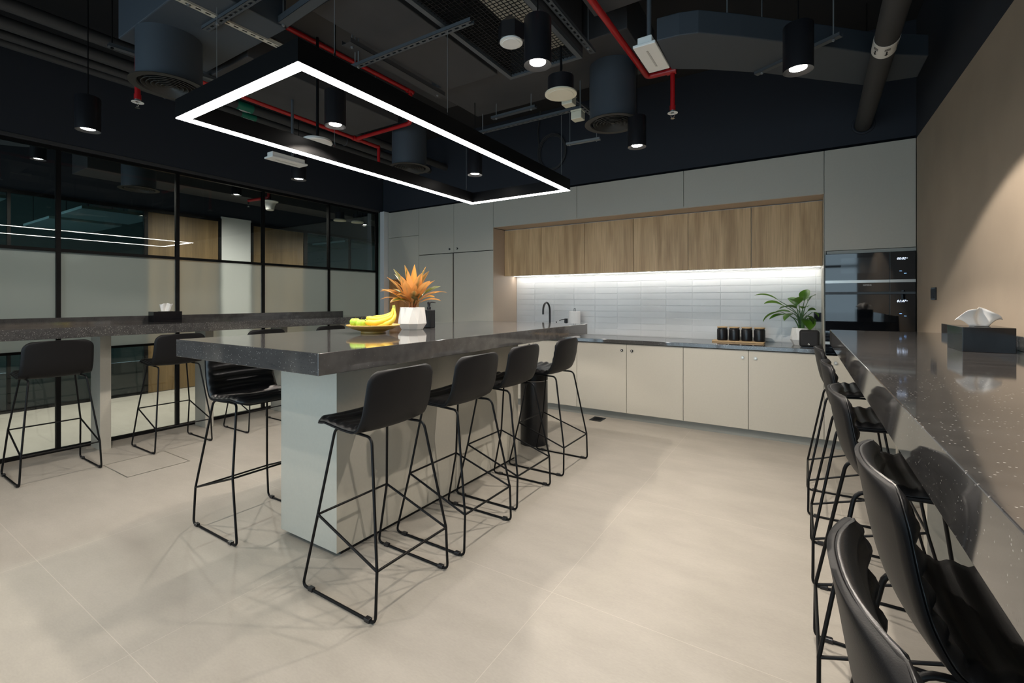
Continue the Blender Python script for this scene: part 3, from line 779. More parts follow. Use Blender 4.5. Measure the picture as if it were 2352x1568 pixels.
# soap bottle
sx0, sy0 = -2.515, 2.755
t = thing('pump_bottle', 'black square pump bottle behind the white plant pot', 'bottle', (sx0, sy0, Z1))
bt = MB().box(sx0-.043, sx0+.043, sy0-.03, sy0+.03, Z1, Z1+.145).build('bottle', 'black_satin', t, bevel=.008, seg=3)
MB().lathe([(.016, .145), (.016, .165), (.011, .167), (.011, .186), (.014, .188), (.014, .205), (.010, .210)], (sx0, sy0, Z1), 20).build('pump', 'black_satin', t, smooth=True)
MB().tube([(sx0, sy0, Z1+.203), (sx0+.03*rx, sy0+.03*ry, Z1+.204), (sx0+.055*rx, sy0+.055*ry, Z1+.200)], [.005, .0045, .0035], 8).build('nozzle', 'black_satin', t, smooth=True)

# tissue boxes
def tissue_box(lab, x0, x1, y0, y1, z, tip, dirv):
    t = thing('tissue_box', lab, 'tissue box', ((x0+x1)/2, (y0+y1)/2, z))
    MB().box(x0, x1, y0, y1, z, z+.105).build('box', 'black_gloss', t, bevel=.0015)
    cx, cy = (x0+x1)/2, (y0+y1)/2
    MB().box(cx-.02 if x1-x0 < y1-y0 else cx-.06, cx+.02 if x1-x0 < y1-y0 else cx+.06, cy-.06 if x1-x0 < y1-y0 else cy-.02, cy+.06 if x1-x0 < y1-y0 else cy+.02, z+.1045, z+.1062).build('slot', 'dark_gap', t)
    along = Vector(dirv).normalized(); ac = Vector((0, 0, 1)).cross(along)
    rows = []; rg = random.Random(int(x0*100) % 97)
    for i in range(9):
        tt = i/8; row = []
        for j in range(17):
            u = -1 + 2*j/16
            w = (.038 + tip[0]*tt - tip[1]*max(0, tt-.55)**1.3)
            ph = math.sin(u*6+tip[2])*.012*(tt*.9+.25) + math.sin(u*11)*.004*tt
            hh = tip[3]*tt*(1 - tip[4]*u*u*.45*tt) + .004*math.sin(u*9)*tt
            p = Vector((cx, cy, z+.105)) + along*(u*w + tip[5]*tt) + ac*(ph + (.03*(1-abs(u))*math.sin(PI*tt)*.5)) + Vector((0, 0, hh))
            row.append(p)
        rows.append(row)
    o = MB().grid(rows).build('tissue', 'paper', t, smooth=True, angle=60)
    so = o.modifiers.new('thickness', 'SOLIDIFY'); so.thickness = .0008
tissue_box('black tissue box on the right counter with a crumpled white tissue', .583, .745, 2.695, 2.94, Z1, (.06, .02, .4, .082, 1.5, .0), (.9, .43, 0))
tissue_box('long black tissue box on the glass partition bar, tissue standing up', -5.60, -5.474, 1.985, 2.235, Z1, (.02, .0, 1.2, .082, .25, .012), (0, 1, 0))

# trash bin, floor outlet, floor box
cx, cy = -2.16, 3.83
t = thing('waste_bin', 'tall black cylindrical waste bin at the far end of the island', 'bin', (cx, cy, 0))
MB().lathe([(.0, .0), (.128, .0), (.130, .004), (.130, .60), (.126, .604)], (cx, cy, 0), 48, caps=False).build('body', 'black_satin', t, smooth=True)
MB().lathe([(.127, .606), (.131, .608), (.131, .665), (.120, .672), (.055, .672), (.05, .66)], (cx, cy, 0), 48, caps=False).build('lid', 'black_metal', t, smooth=True)
MB().lathe([(.131, .603), (.1315, .606), (.128, .609)], (cx, cy, 0), 48, caps=False).build('band', 'steel', t, smooth=True)
t = thing('floor_outlet', 'small black floor outlet plate before the base cabinets', 'outlet', (-1.97, 4.98, 0))
MB().box(-2.045, -1.905, 4.885, 5.07, 0, .004).build('plate', 'black_satin', t, bevel=.001)
MB().box(-2.02, -1.93, 4.93, 5.03, .004, .006).build('flap', 'black_metal', t, bevel=.001)
t = thing('floor_box', 'flush tiled floor box lid outlined beside the second left bar stool', 'floor box', (-4.62, 1.63, 0))
MB().box(-4.86, -4.38, 1.42, 1.84, .0003, .002).build('lid', 'floor_tile', t)
f = MB()
for (a, b, c, d) in ((-4.865, -4.857, 1.415, 1.845), (-4.383, -4.375, 1.415, 1.845), (-4.857, -4.383, 1.415, 1.421), (-4.857, -4.383, 1.839, 1.845)): f.box(a, b, c, d, .0003, .0028)
f.build('rim', 'steel', t)

# ------------------------------------------------------------------ things on the worktop
zc = .914
# faucet
fx, fy = -2.86, 5.50
t = thing('kitchen_faucet', 'black gooseneck kitchen faucet rising behind the island end', 'faucet', (fx, fy, zc))
pts = [(fx, fy, zc+.008), (fx, fy, zc+.30)]
for i in range(1, 13):
    a = PI*i/12; pts.append((fx, fy - .095 + .095*math.cos(a), zc+.30+.115*math.sin(a)))
pts.append((fx, fy-.19, zc+.26))
MB().tube(pts, .0125, 14).build('spout', 'black_satin', t, smooth=True, angle=80)
MB().lathe([(.0, 0), (.028, 0), (.028, .012), (.022, .016), (.0, .016)], (fx, fy, zc), 24, caps=False).build('base', 'black_satin', t, smooth=True)
t2 = thing('faucet_lever', 'small black mixer lever beside the gooseneck faucet', 'lever', (fx+.11, fy, zc))
MB().lathe([(.0, 0), (.024, 0), (.024, .05), (.020, .056), (.0, .056)], (fx+.11, fy, zc), 20, caps=False).build('base', 'black_satin', t2, smooth=True)
MB().tube([(fx+.11, fy, zc+.05), (fx+.10, fy-.005, zc+.165)], [.0075, .006], 10).build('handle', 'black_satin', t2, smooth=True)
t3 = thing('soap_dispenser', 'black deck soap dispenser left of the paper towel roll', 'dispenser', (-2.62, 5.5, zc))
MB().lathe([(.0, 0), (.024, 0), (.024, .01), (.012, .016), (.012, .14), (.024, .152), (.022, .205), (.0, .206)], (-2.62, 5.5, zc), 20, caps=False).build('body', 'black_satin', t3, smooth=True)
MB().tube([(-2.62, 5.5, zc+.195), (-2.66, 5.46, zc+.192), (-2.685, 5.43, zc+.178)], [.006, .0055, .004], 8).build('nozzle', 'black_satin', t3, smooth=True)
px, py = -2.497, 5.5
t = thing('paper_towel', 'white paper towel roll on a stand behind the island end', 'paper towel', (px, py, zc))
MB().lathe([(.0, 0), (.085, 0), (.085, .010), (.0, .010)], (px, py, zc), 32, caps=False).build('stand_base', 'black_satin', t, smooth=True)
MB().lathe([(.022, .012), (.074, .012), (.074, .298), (.070, .302), (.022, .302)], (px, py, zc), 40, caps=False).build('roll', 'paper', t, smooth=True)
arc = [(px-.011, py, zc+.01), (px-.011, py, zc+.33)] + [(px-.011*math.cos(PI*i/8), py, zc+.33+.012*math.sin(PI*i/8)) for i in range(1, 8)] + [(px+.011, py, zc+.33), (px+.011, py, zc+.01)]
MB().tube(arc, .003, 8).build('handle', 'black_satin', t, smooth=True)
# canisters on a bamboo tray
t = thing('bamboo_tray', 'bamboo tray under the four black canisters', 'tray', (-.58, 5.42, zc))
pl = []
for (cxx, cyy, a0) in ((-.34, 5.48, 0), (-.80, 5.48, 90), (-.80, 5.36, 180), (-.34, 5.36, 270)):
    for i in range(5): a = R(a0 + 90*i/4); pl.append((cxx+.02*math.cos(a), cyy+.02*math.sin(a)))
MB().prism(pl, zc, zc+.016).build('board', 'bamboo', t, bevel=.003)
can = local_thing('canister', 'x', 'canister', (0, 0, 0), 0, 'black canisters on the bamboo tray')
MB().lathe([(.0, 0), (.046, 0), (.052, .006), (.053, .012), (.053, .114), (.050, .122), (.047, .125), (.047, .134), (.0, .134)], (0, 0, 0), 36, caps=False).build('jar', 'black_satin', can, smooth=True)
MB().lathe([(.0, .134), (.050, .134), (.051, .136), (.051, .146), (.0, .147)], (0, 0, 0), 36, caps=False).build('lid', 'bamboo', can, smooth=True)
for i, lab in enumerate(('leftmost black canister with bamboo lid on the tray', 'second black canister from the left on the tray', 'third black canister from the left on the tray', 'rightmost black canister with bamboo lid on the tray')):
    o = can if i == 0 else copy_tree(can)
    o.location = (-.725+.1185*i - .0, 5.42, zc+.016); o['label'] = lab
# small speaker
t = thing('smart_speaker', 'small black cube speaker in front of the leafy plant', 'speaker', (.062, 5.20, zc))
MB().box(-.018, .142, 5.13, 5.255, zc+.004, zc+.163).build('body', 'speaker_black', t, bevel=.024, seg=5, smooth=True)
MB().box(-.002, .126, 5.145, 5.24, zc, zc+.006).build('foot', 'black_satin', t)
lg = MB()   # small light triangular mark
for (a, b) in (((.052, .018), (.058, .030)), ((.058, .030), (.064, .018)), ((.064, .018), (.057, .0155)), ((.066, .018), (.061, .026)), ((.066, .018), (.060, .013))):
    lg.tube([(a[0]-.002, 5.1294, zc+a[1]+.012), (b[0]-.002, 5.1294, zc+b[1]+.012)], .0016, 6)
lg.build('badge', 'white_plastic', t)
# leafy plant
px, py = .0, 5.42
t = thing('potted_plant', 'green leafy plant in a white pot at the right end of the worktop', 'plant', (px, py, zc))
n = 10; vs = []; fs = []
for (r, z, off) in ((.070, 0, 0), (.072, .003, 0), (.100, .055, 0), (.086, .17, .5), (.080, .17, .5), (.078, .155, .5)):
    for i in range(n):
        a = 2*PI*(i+off)/n; vs.append((px+r*math.cos(a), py+r*math.sin(a), zc+z))
fs.append(tuple(reversed(range(n))))
for l in (0, 1, 3, 4):
    for i in range(n): j = (i+1) % n; fs.append((l*n+i, l*n+j, (l+1)*n+j, (l+1)*n+i))
for i in range(n): j = (i+1) % n; fs += [(2*n+i, 2*n+j, 3*n+i), (2*n+j, 3*n+j, 3*n+i)]
MB().add(vs, fs).build('pot', 'white_ceramic', t, bevel=.0012)
MB().lathe([(.0, .163), (.05, .165), (.078, .157)], (px, py, zc), 20, caps=False).build('soil', 'soil', t, smooth=True)
rl = random.Random(5); ms = MB(); ml = MB()
sp = [(187, .20, .28, 10, .24, .034), (176, .16, .22, 5, .20, .050), (196, .17, .17, -38, .20, .046), (203, .12, .13, -15, .20, .036), (60, .05, .28, 60, .22, .056), (35, .06, .27, 35, .19, .036), (250, .04, .25, 15, .15, .062),
      (0, .06, .17, 10, .13, .052), (-15, .09, .17, -50, .12, .040), (-40, .05, .11, -50, .14, .062), (-70, .04, .10, -50, .15, .066), (215, .07, .20, -5, .19, .056), (300, .04, .20, 10, .14, .052), (160, .11, .16, -10, .2, .046), (330, .05, .13, -45, .13, .058), (230, .06, .15, -30, .16, .05), (120, .05, .22, 30, .17, .05)]
for az, rad, hh, el, ln, w in sp:
    a = R(az); b0 = Vector((px+rl.uniform(-.02, .02), py+rl.uniform(-.02, .02), zc+.16))
    e0 = b0 + Vector((math.cos(a)*rad, math.sin(a)*rad*.55, hh))
    mid = b0*.5 + e0*.5 + Vector((-math.cos(a)*rad*.2, 0, hh*.12))
    P = smoothpath([b0, mid, e0], 5)
    ms.tube(P, [.006*(1-.55*i/(len(P)-1)) for i in range(len(P))], 6)
    leaf(ml, e0, a, R(el+25), R(el-30), ln*(.6 if math.cos(a) > .5 else 1), w*.95, fold=.3, tw=rl.uniform(-.6, .6), pet=.04)
ms.build('stems', 'stem_green', t, smooth=True); leaf_attrs(ml.build('foliage', 'leaf_green', t, smooth=True, angle=60))
# sockets
t = thing('wall_socket', 'black socket plate on the white tiles beside the oven tower', 'socket', (.146, 5.645, 1.13))
MB().box(.105, .172, 5.640, 5.652, 1.140, 1.232).build('plate', 'black_satin', t, bevel=.002)
MB().box(.114, .163, 5.637, 5.641, 1.15, 1.222).build('insert', 'black_metal', t, bevel=.001)
t = thing('wall_socket', 'black socket plate on the beige right wall above the counter', 'socket', (XR-.01, 4.45, 1.36))
MB().box(XR-.011, XR-.0005, 4.39, 4.51, 1.362, 1.452).build('plate', 'black_satin', t, bevel=.002)
MB().box(XR-.014, XR-.010, 4.40, 4.50, 1.372, 1.442).build('insert', 'black_metal', t, bevel=.001)

# ------------------------------------------------------------------ pendant light frame
fx0, fx1, fy0, fy1, fz = -2.772, -1.702, 1.10, 3.655, 2.31
t = thing('pendant_light', 'large rectangular black pendant frame glowing white above the island', 'lamp', ((fx0+fx1)/2, (fy0+fy1)/2, fz))
w = .052
def ring(mb, a, b, c, d, w, z0, z1):
    o = [(a, c), (b, c), (b, d), (a, d)]; i_ = [(a+w, c+w), (b-w, c+w), (b-w, d-w), (a+w, d-w)]
    vs = [(x, y, z0) for x, y in o] + [(x, y, z0) for x, y in i_] + [(x, y, z1) for x, y in o] + [(x, y, z1) for x, y in i_]
    fs = []
    for k in range(4):
        l = (k+1) % 4
        fs += [(k, l, 4+l, 4+k), (8+k, 12+k, 12+l, 8+l), (k, 8+k, 8+l, l), (4+k, 4+l, 12+l, 12+k)]
    return mb.add(vs, fs)
ring(MB(), fx0, fx1, fy0, fy1, w, fz+.004, fz+.100).build('housing', 'black_metal', t)
ring(MB(), fx0+.0015, fx1-.0015, fy0+.0015, fy1-.0015, w-.003, fz, fz+.004).build('diffuser', 'led', t)
for xx in (fx0+.026, fx1-.026):
    for yy in (1.29, 2.05, 3.535):
        c_ = MB().cyl((xx, yy, fz+.098), (xx, yy, 3.0 if yy < 2 else 2.93 if yy > 3 else 2.918), .0016, 6).build('suspension_cable', 'galv', t)
        MB().cyl((xx, yy, fz+.098), (xx, yy, fz+.13), .004, 8).build('ferrule', 'chrome', c_, smooth=True)

# ------------------------------------------------------------------ downlights
DLZ = 2.47
dl = local_thing('downlight', 'x', 'lamp', (0, 0, 0), 0, 'black cylinder pendant downlights')
MB().lathe([(.065, 0), (.065, .215), (.062, .220), (.004, .220)], (0, 0, 0), 40, caps=False).build('housing', 'black_satin', dl, smooth=True)
MB().lathe([(.065, 0), (.0625, 0), (.040, .014), (.035, .014)], (0, 0, 0), 40, caps=False).build('reflector', 'reflector_grey', dl, smooth=True)
MB().lathe([(.0, .012), (.037, .012)], (0, 0, 0), 32, caps=False).build('lamp', 'led_down', dl, smooth=True)
MB().cyl((0, 0, .219), (0, 0, ZC-DLZ), .0035, 8).build('stem', 'black_metal', dl, smooth=True)
dls = [(-1.056, 1.907, 'cylinder downlight beside the white disc detector, lit face towards us'), (-2.521, 1.888, 'cylinder downlight hanging inside the pendant frame, nearer one'),
       (-2.454, 3.284, 'cylinder downlight inside the pendant frame at its far end'), (-1.012, 3.312, 'cylinder downlight beside the round diffuser before the cabinets'),
       (-.014, 2.626, 'cylinder downlight nearest the right wall, lighting it'), (-3.957, 1.074, 'leftmost cylinder downlight, before the dark upper wall'),
       (-3.929, 2.549, 'cylinder downlight below the white strip box, near the glass partition'),
       (-1.03, .35, 'unseen added downlight above the open floor behind the frame edge'), (-2.49, .2, 'unseen added downlight before the island, above the frame'),
       (-.05, .9, 'unseen added downlight over the near end of the right counter'), (-3.95, -.45, 'unseen added downlight at left behind the camera')]  # last four are added out of view to light the foreground floor
DLO = []
for i, (x, y, lab) in enumerate(dls):
    o = dl if i == 0 else copy_tree(dl)
    o.location = (x, y, DLZ); o['label'] = lab; DLO.append(o)
    L_ = bpy.data.lights.new('downlight_beam', 'SPOT'); L_.energy = (27, 22, 46, 62, 66, 28, 28, 9, 9, 11, 16)[i]; L_.spot_size = R(124 if i not in (1, 2) else 92); L_.spot_blend = .12; L_.shadow_soft_size = .022; L_.color = (1, .90, .79)
    lo = bpy.data.objects.new('downlight_beam', L_); C.objects.link(lo); lo.parent = o; lo.location = (0, 0, .004)

# ------------------------------------------------------------------ ceiling services
def air(lab, x, y, z, top, group='round ducts with ring diffusers'):
    t = thing('air_diffuser', lab, 'air vent', (x, y, z), group=group)
    MB().lathe([(.17, .012), (.17, top-z)], (x, y, z), 48, caps=False).build('duct', 'duct_blue', t, smooth=True)
    mb = MB()
    mb.lathe([(.17, .014), (.205, .004), (.206, 0), (.165, 0), (.160, .010)], (x, y, z), 56, caps=False)
    for r in (.145, .12, .096, .072, .048, .026):
        mb.lathe([(r, .002), (r-.003, .0), (r-.016, .02), (r-.013, .022)], (x, y, z), 48, caps=False)
    mb.lathe([(.0, .006), (.014, .004), (.012, .02)], (x, y, z), 20, caps=False)
    mb.build('ring_grille', 'diffuser_dark', t, smooth=True)
    MB().lathe([(.0, .03), (.168, .03)], (x, y, z), 32, caps=False).build('throat', 'dark_gap', t)
air('round duct with ring diffuser left of the pendant frame', -3.322, 1.29, 2.68, 2.99)
air('round duct with ring diffuser before the kitchen cabinets, right of the frame', -1.20, 3.325, 2.68, 3.12)
air('round duct with ring diffuser seen through the far end of the frame', -3.33, 3.36, 2.68, 3.2)

DUCTS = []
def ztop(x, y, z):
    t = ZC
    for (a, b, c, d, zz) in DUCTS:
        if a <= x <= b and c <= y <= d and zz > z: t = min(t, zz)
    return t
def duct(lab, poly, z0, z1, mat='duct_grey', name='air_duct', hang=None, seam=True):
    t = thing(name, lab, 'duct', (sum(p[0] for p in poly)/len(poly), sum(p[1] for p in poly)/len(poly), z0), group='grey sheet metal air ducts')
    MB().prism(poly, z0, z1).build('casing', mat, t, bevel=.006)
    if len(poly) < 9: DUCTS.append((min(p[0] for p in poly), max(p[0] for p in poly), min(p[1] for p in poly), max(p[1] for p in poly), z0))
    if hang:
        for (x, y) in hang: MB().cyl((x, y, z1-.01), (x, y, ZC), .005, 6).build('hanger_rod', 'galv', t)
    return t
def rect(x0, x1, y0, y1): return [(x0, y0), (x1, y0), (x1, y1), (x0, y1)]
duct('grey duct above the left round diffuser, its side facing the windows', rect(-3.60, -2.62, 1.12, 1.62), 2.985, 3.30, 'duct_blue', hang=[(-3.55, 1.18), (-2.7, 1.5)])
duct('broad grey duct panel beside the mesh grille above the frame', rect(-2.44, -1.94, 1.66, 2.88), 3.06, 3.36, hang=[(-2.3, 1.8), (-2.1, 2.7)])
duct('high flat grey duct inside the frame, above the red pipes', rect(-3.05, -2.70, 1.66, 3.60), 3.30, 3.5, hang=[(-2.9, 1.9), (-2.8, 3.3)])
duct('wide grey duct behind the mesh grille, towards the cabinets', rect(-2.62, -.95, 2.90, 3.55), 3.11, 3.42, hang=[(-2.4, 3.4), (-1.3, 3.0)])
duct('grey flat duct beyond the pendant frame towards the glass partition', rect(-3.755, -3.13, 1.66, 3.02), 2.985, 3.2, hang=[(-3.6, 1.8), (-3.3, 2.9)])
duct('grey duct right of the mesh grille, behind the white emergency box', rect(-1.06, -.69, 1.15, 2.62), 3.07, 3.36, hang=[(-.9, 1.4), (-.75, 2.5)])
curve = [(-.753, 2.863), (-.623, 2.875), (-.52, 2.909), (-.314, 3.085), (-.105, 3.282), (.136, 3.503), (.394, 3.756), (.70, 3.98), (.70, 4.32), (.384, 4.269), (.077, 3.972), (-.228, 3.668), (-.562, 3.40), (-.76, 3.27)]
duct('dark curved flat duct sweeping from the red pipe to the right wall', curve, 2.95, 3.09, 'duct_blue', hang=[(-.4, 3.2), (.5, 4.1)])
def fit_stems():      # pendant stems end at the underside of whatever hangs above them
    for o in DLO:
        k_ = (ztop(o.location.x, o.location.y, DLZ)-DLZ)/(ZC-DLZ)
        for ch in o.children:
            if ch.name.startswith('stem'): ch.scale = (1, 1, k_)
# rounded plenum above the frame
pl = [(-2.58, 1.00), (-1.98, 1.00), (-1.98, 1.40)] + [(-2.28+.30*math.cos(R(a)), 1.40+.22*math.sin(R(a))) for a in range(10, 171, 16)] + [(-2.58, 1.40)]
duct('grey round ended plenum above the nearest corner of the frame', pl, 3.10, 3.38, hang=[(-2.4, 1.2), (-2.1, 1.5)])

fit_stems()
# mesh return grille
t = thing('return_grille', 'black mesh return air grille with pale filter strip in the ceiling', 'grille', (-1.49, 2.1, 2.95))
gx0, gx1, gy0, gy1 = -1.775, -1.215, 1.2, 2.80
ring(MB(), gx0, gx1, gy0, gy1, .03, 2.945, 2.975).build('frame', 'strut_grey', t)
m_ = MB()
xx = gx0+.05
while xx < gx1-.03: m_.box(xx-.0016, xx+.0016, gy0+.03, gy1-.03, 2.958, 2.961); xx += .026
yy = gy0+.05
while yy < gy1-.03: m_.box(gx0+.03, gx1-.03, yy-.0016, yy+.0016, 2.9612, 2.9642); yy += .026
m_.build('mesh', 'black_metal', t)
MB().box(-1.515, -1.255, gy0+.05, 2.74, 3.03, 3.05).build('filter', 'strut_light', t)
MB().box(gx0, gx0+.006, gy0, gy1, 2.975, 3.30).box(gx1-.006, gx1, gy0, gy1, 2.975, 3.30).box(gx0, gx1, gy0, gy0+.006, 2.975, 3.30).box(gx0, gx1, gy1-.006, gy1, 2.975, 3.30).box(gx0, gx1, gy0, gy1, 3.30, 3.31).build('plenum_box', 'duct_grey', t)
for (x, y) in ((gx0+.02, gy0+.1), (gx1-.02, gy0+.1), (gx0+.02, gy1-.1), (gx1-.02, gy1-.1)): MB().cyl((x, y, 3.30), (x, y, ZC), .005, 6).build('hanger_rod', 'galv', t)

# strut channels with slots
def strut(lab, a, b, z, w=.041, h=.021, mat='strut_grey', rods=(0.08, .92), slots=True, rodmat='galv'):
    a, b = Vector((*a, z)), Vector((*b, z)); d = (b-a); ln = d.length; d.normalize(); s = Vector((-d.y, d.x, 0)); up = Vector((0, 0, 1))
    t = thing('strut_channel', lab, 'strut', tuple((a+b)/2), group='slotted ceiling strut channels')
    mb = MB()
    c = (a+b)/2
    mb.obox(c + s*(w/2-.001) + up*(h/2), d, s, up, ln/2, .001, h/2); mb.obox(c - s*(w/2-.001) + up*(h/2), d, s, up, ln/2, .001, h/2)
    if slots:      # slotted bottom: two side strips + bridges
        mb.obox(c + s*(w*.33) + up*.001, d, s, up, ln/2, w*.17, .001); mb.obox(c - s*(w*.33) + up*.001, d, s, up, ln/2, w*.17, .001)
        q = 0.
        while q < ln:
            e = min(q+.022, ln); mb.obox(a + d*((q+e)/2) + up*.001, d, s, up, (e-q)/2, w*.17, .001); q += .05
    else: mb.obox(c + up*.001, d, s, up, ln/2, w/2, .001)
    mb.build('channel', mat, t)
    for r in rods:
        p = a + d*ln*r; m_ = MB(); m_.cyl(p + up*-.012, (p.x, p.y, ztop(p.x, p.y, p.z)), .004, 6); m_.cyl(p + up*-.008, p + up*.0, .009, 6)
        m_.build('threaded_rod', rodmat, t)
strut('pale slotted strut lit from below, running toward the frame corner', (-2.838, .95), (-2.828, 1.74), 2.975, mat='strut_light', rods=(.3,))
strut('dark slotted strut crossing under the pale strut', (-3.0, 1.345), (-2.3, 1.352), 2.96, mat='strut_grey', rods=(.2,))
strut('long slotted strut crossing above the middle of the pendant frame', (-2.606, 2.052), (-1.562, 2.064), 2.915, rods=(.07, .10))
strut('slotted strut above the far right corner of the pendant frame', (-2.577, 3.515), (-1.535, 3.50), 2.93, rods=(.04, .93))
strut('short channel hung above the far end of the frame', (-2.349, 3.40), (-1.896, 3.39), 2.98, slots=False, rods=(.1, .9))
strut('short steel strut under the round diffuser by the cabinets', (-1.98, 4.17), (-1.637, 4.19), 2.90, mat='galv', slots=False, rods=(.1, .9))
strut('slotted strut beside the two cream junction boxes', (-1.545, 3.1), (-1.53, 3.75), 2.955, rods=(.9,))
strut('slotted strut right of the mesh grille', (-1.175, 1.3), (-1.172, 2.87), 2.995, rods=(.05, .95))
strut('wide channel running along the ceiling right of the red pipe', (-2.495, 1.95), (-2.495, 2.88), 3.02, w=.085, h=.03, slots=False, mat='duct_grey', rods=(.05, .95))
strut('broad angle channel above the nearest frame corner', (-2.67, 1.60), (-2.1, 1.56), 3.0, w=.06, h=.04, slots=False, mat='strut_grey', rods=(.1, .9))
strut('short strut below the curved duct by the right downlight', (-.27, 3.63), (.20, 3.36), 2.93, w=.04, slots=False, rods=(.08, .92))
strut('strut hanging below the left duct, left of the round diffuser', (-3.70, 1.10), (-3.62, 1.75), 2.96, slots=False, rods=(.03, .97), mat='strut_grey', rodmat='black_metal')

# red sprinkler pipework
def sprinkler(parent, x, y, zt, z):
    s = MB().cyl((x, y, zt), (x, y, z+.045), .0165, 14).cyl((x, y, z+.075), (x, y, z+.04), .020, 14).build('drop', 'red_paint', parent, smooth=True)
    MB().cyl((x, y, z+.045), (x, y, z+.03), .018, 14).build('collar', 'steel', s, smooth=True)
    h = MB().lathe([(.012, .032), (.034, .024), (.035, .021), (.012, .024)], (x, y, z), 24, caps=False).build('escutcheon', 'white_plastic', parent, smooth=True)
    MB().tube([(x-.011, y, z+.022), (x-.013, y, z+.0), (x, y, z-.014)], .0022, 6).tube([(x+.011, y, z+.022), (x+.013, y, z), (x, y, z-.014)], .0022, 6).lathe([(.0, -.014), (.014, -.015), (.014, -.0175), (.0, -.0175)], (x, y, z), 16, caps=False).build('head', 'chrome', h, smooth=True)
t = thing('sprinkler_pipe', 'red sprinkler pipework seen above and through the pendant frame', 'pipe', (-3.4, 2.4, 3.0), group='red sprinkler pipes')
ZL, ZU = 3.0, 3.295
MB().tube([(-3.095, 1.66, ZU), (-3.07, 3.11, ZU)], .0185, 14).build('upper_run', 'red_paint', t, smooth=True)
MB().tube(fillet([(-3.07, 3.05, ZU), (-3.07, 3.11, ZU), (-3.07, 3.11, ZL), (-3.13, 3.11, ZL)], .03), .0185, 14).cyl((-3.07, 3.07, ZU), (-3.07, 3.14, ZU), .025, 14).cyl((-3.07, 3.11, ZL+.06), (-3.07, 3.11, ZL+.02), .025, 14).build('riser', 'red_paint', t, smooth=True)
MB().tube([(-3.12, 3.11, ZL), (-3.83, 3.12, ZL)], .0185, 14).build('branch', 'red_paint', t, smooth=True)
MB().tube([(-3.80, 1.287, ZL), (-3.842, 3.42, ZL)], .0185, 14).cyl((-3.834, 3.08, ZL), (-3.835, 3.16, ZL), .026, 14).build('lower_run', 'red_paint', t, smooth=True)
sprinkler(t, -3.842, 3.42, ZL+.018, 2.675); sprinkler(t, -3.80, 1.287, ZL+.018, 2.675)
for (x, y, z) in ((-3.812, 1.85, ZL+.015), (-3.83, 2.8, ZL+.015), (-3.085, 2.2, ZU+.015)): MB().cyl((x, y, z), (x, y, ztop(x, y, z)), .004, 6).build('hanger_rod', 'black_metal', t)
t = thing('sprinkler_pipe', 'red sprinkler pipe beside the white emergency box at right', 'pipe', (-.9, 2.8, 3.0), group='red sprinkler pipes')
MB().tube(fillet([(-.985, 1.3, ZL), (-.958, 3.393, ZL), (-.78, 3.397, ZL)], .035), .0195, 14).cyl((-.82, 3.396, ZL), (-.755, 3.397, ZL), .026, 14).build('run', 'red_paint', t, smooth=True)
sprinkler(t, -.78, 3.397, ZL+.019, 2.675)
for (x, y) in ((-.975, 2.0), (-.96, 3.2)): MB().cyl((x, y, ZL+.015), (x, y, ztop(x, y, ZL)), .004, 6).build('hanger_rod', 'black_metal', t)

# dark pipes over the glass partition
for i, (x, r, lab) in enumerate(((-4.32, .045, 'thickest dark pipe of the four by the left wall, innermost'), (-4.63, .045, 'second dark pipe from the inside along the left wall'), (-4.84, .032, 'third dark pipe along the left wall'), (-4.99, .03, 'outermost dark pipe, closest to the left wall'))):
    t = thing('ceiling_pipe', lab, 'pipe', (x, 1.9, 3.25-.0), group='dark pipes along the left wall')
    MB().tube([(x, -1.7, 3.26), (x, YC+.02, 3.26)], r, 18).build('pipe', 'pipe_dark', t, smooth=True)
    for y in (.2, 1.9, 3.6):
        m_ = MB(); m_.cyl((x, y, 3.26+r), (x, y, ZC), .005, 6); m_.tube([(x+(r+.003)*math.cos(2*PI*k/16), y, 3.26+(r+.003)*math.sin(2*PI*k/16)) for k in range(16)], .005, 6, closed=True)
        m_.build('pipe_clamp', 'strut_grey', t)
    if i in (0, 1, 2):
        for yy in ((2.25, 2.35, 2.5)[i],):
            g = MB().tube([(x, yy, 3.26), (x, yy+.15, 3.26)], r+.002, 18).build('green_tag', 'green_tag', t, smooth=True)
            MB().box(x+.006, x+.012, yy+.02, yy+.13, 3.26-r-.0045, 3.26-r-.0015).box(x-.012, x-.008, yy+.04, yy+.11, 3.26-r-.0045, 3.26-r-.001).build('tag_lines', 'white_plastic', g)
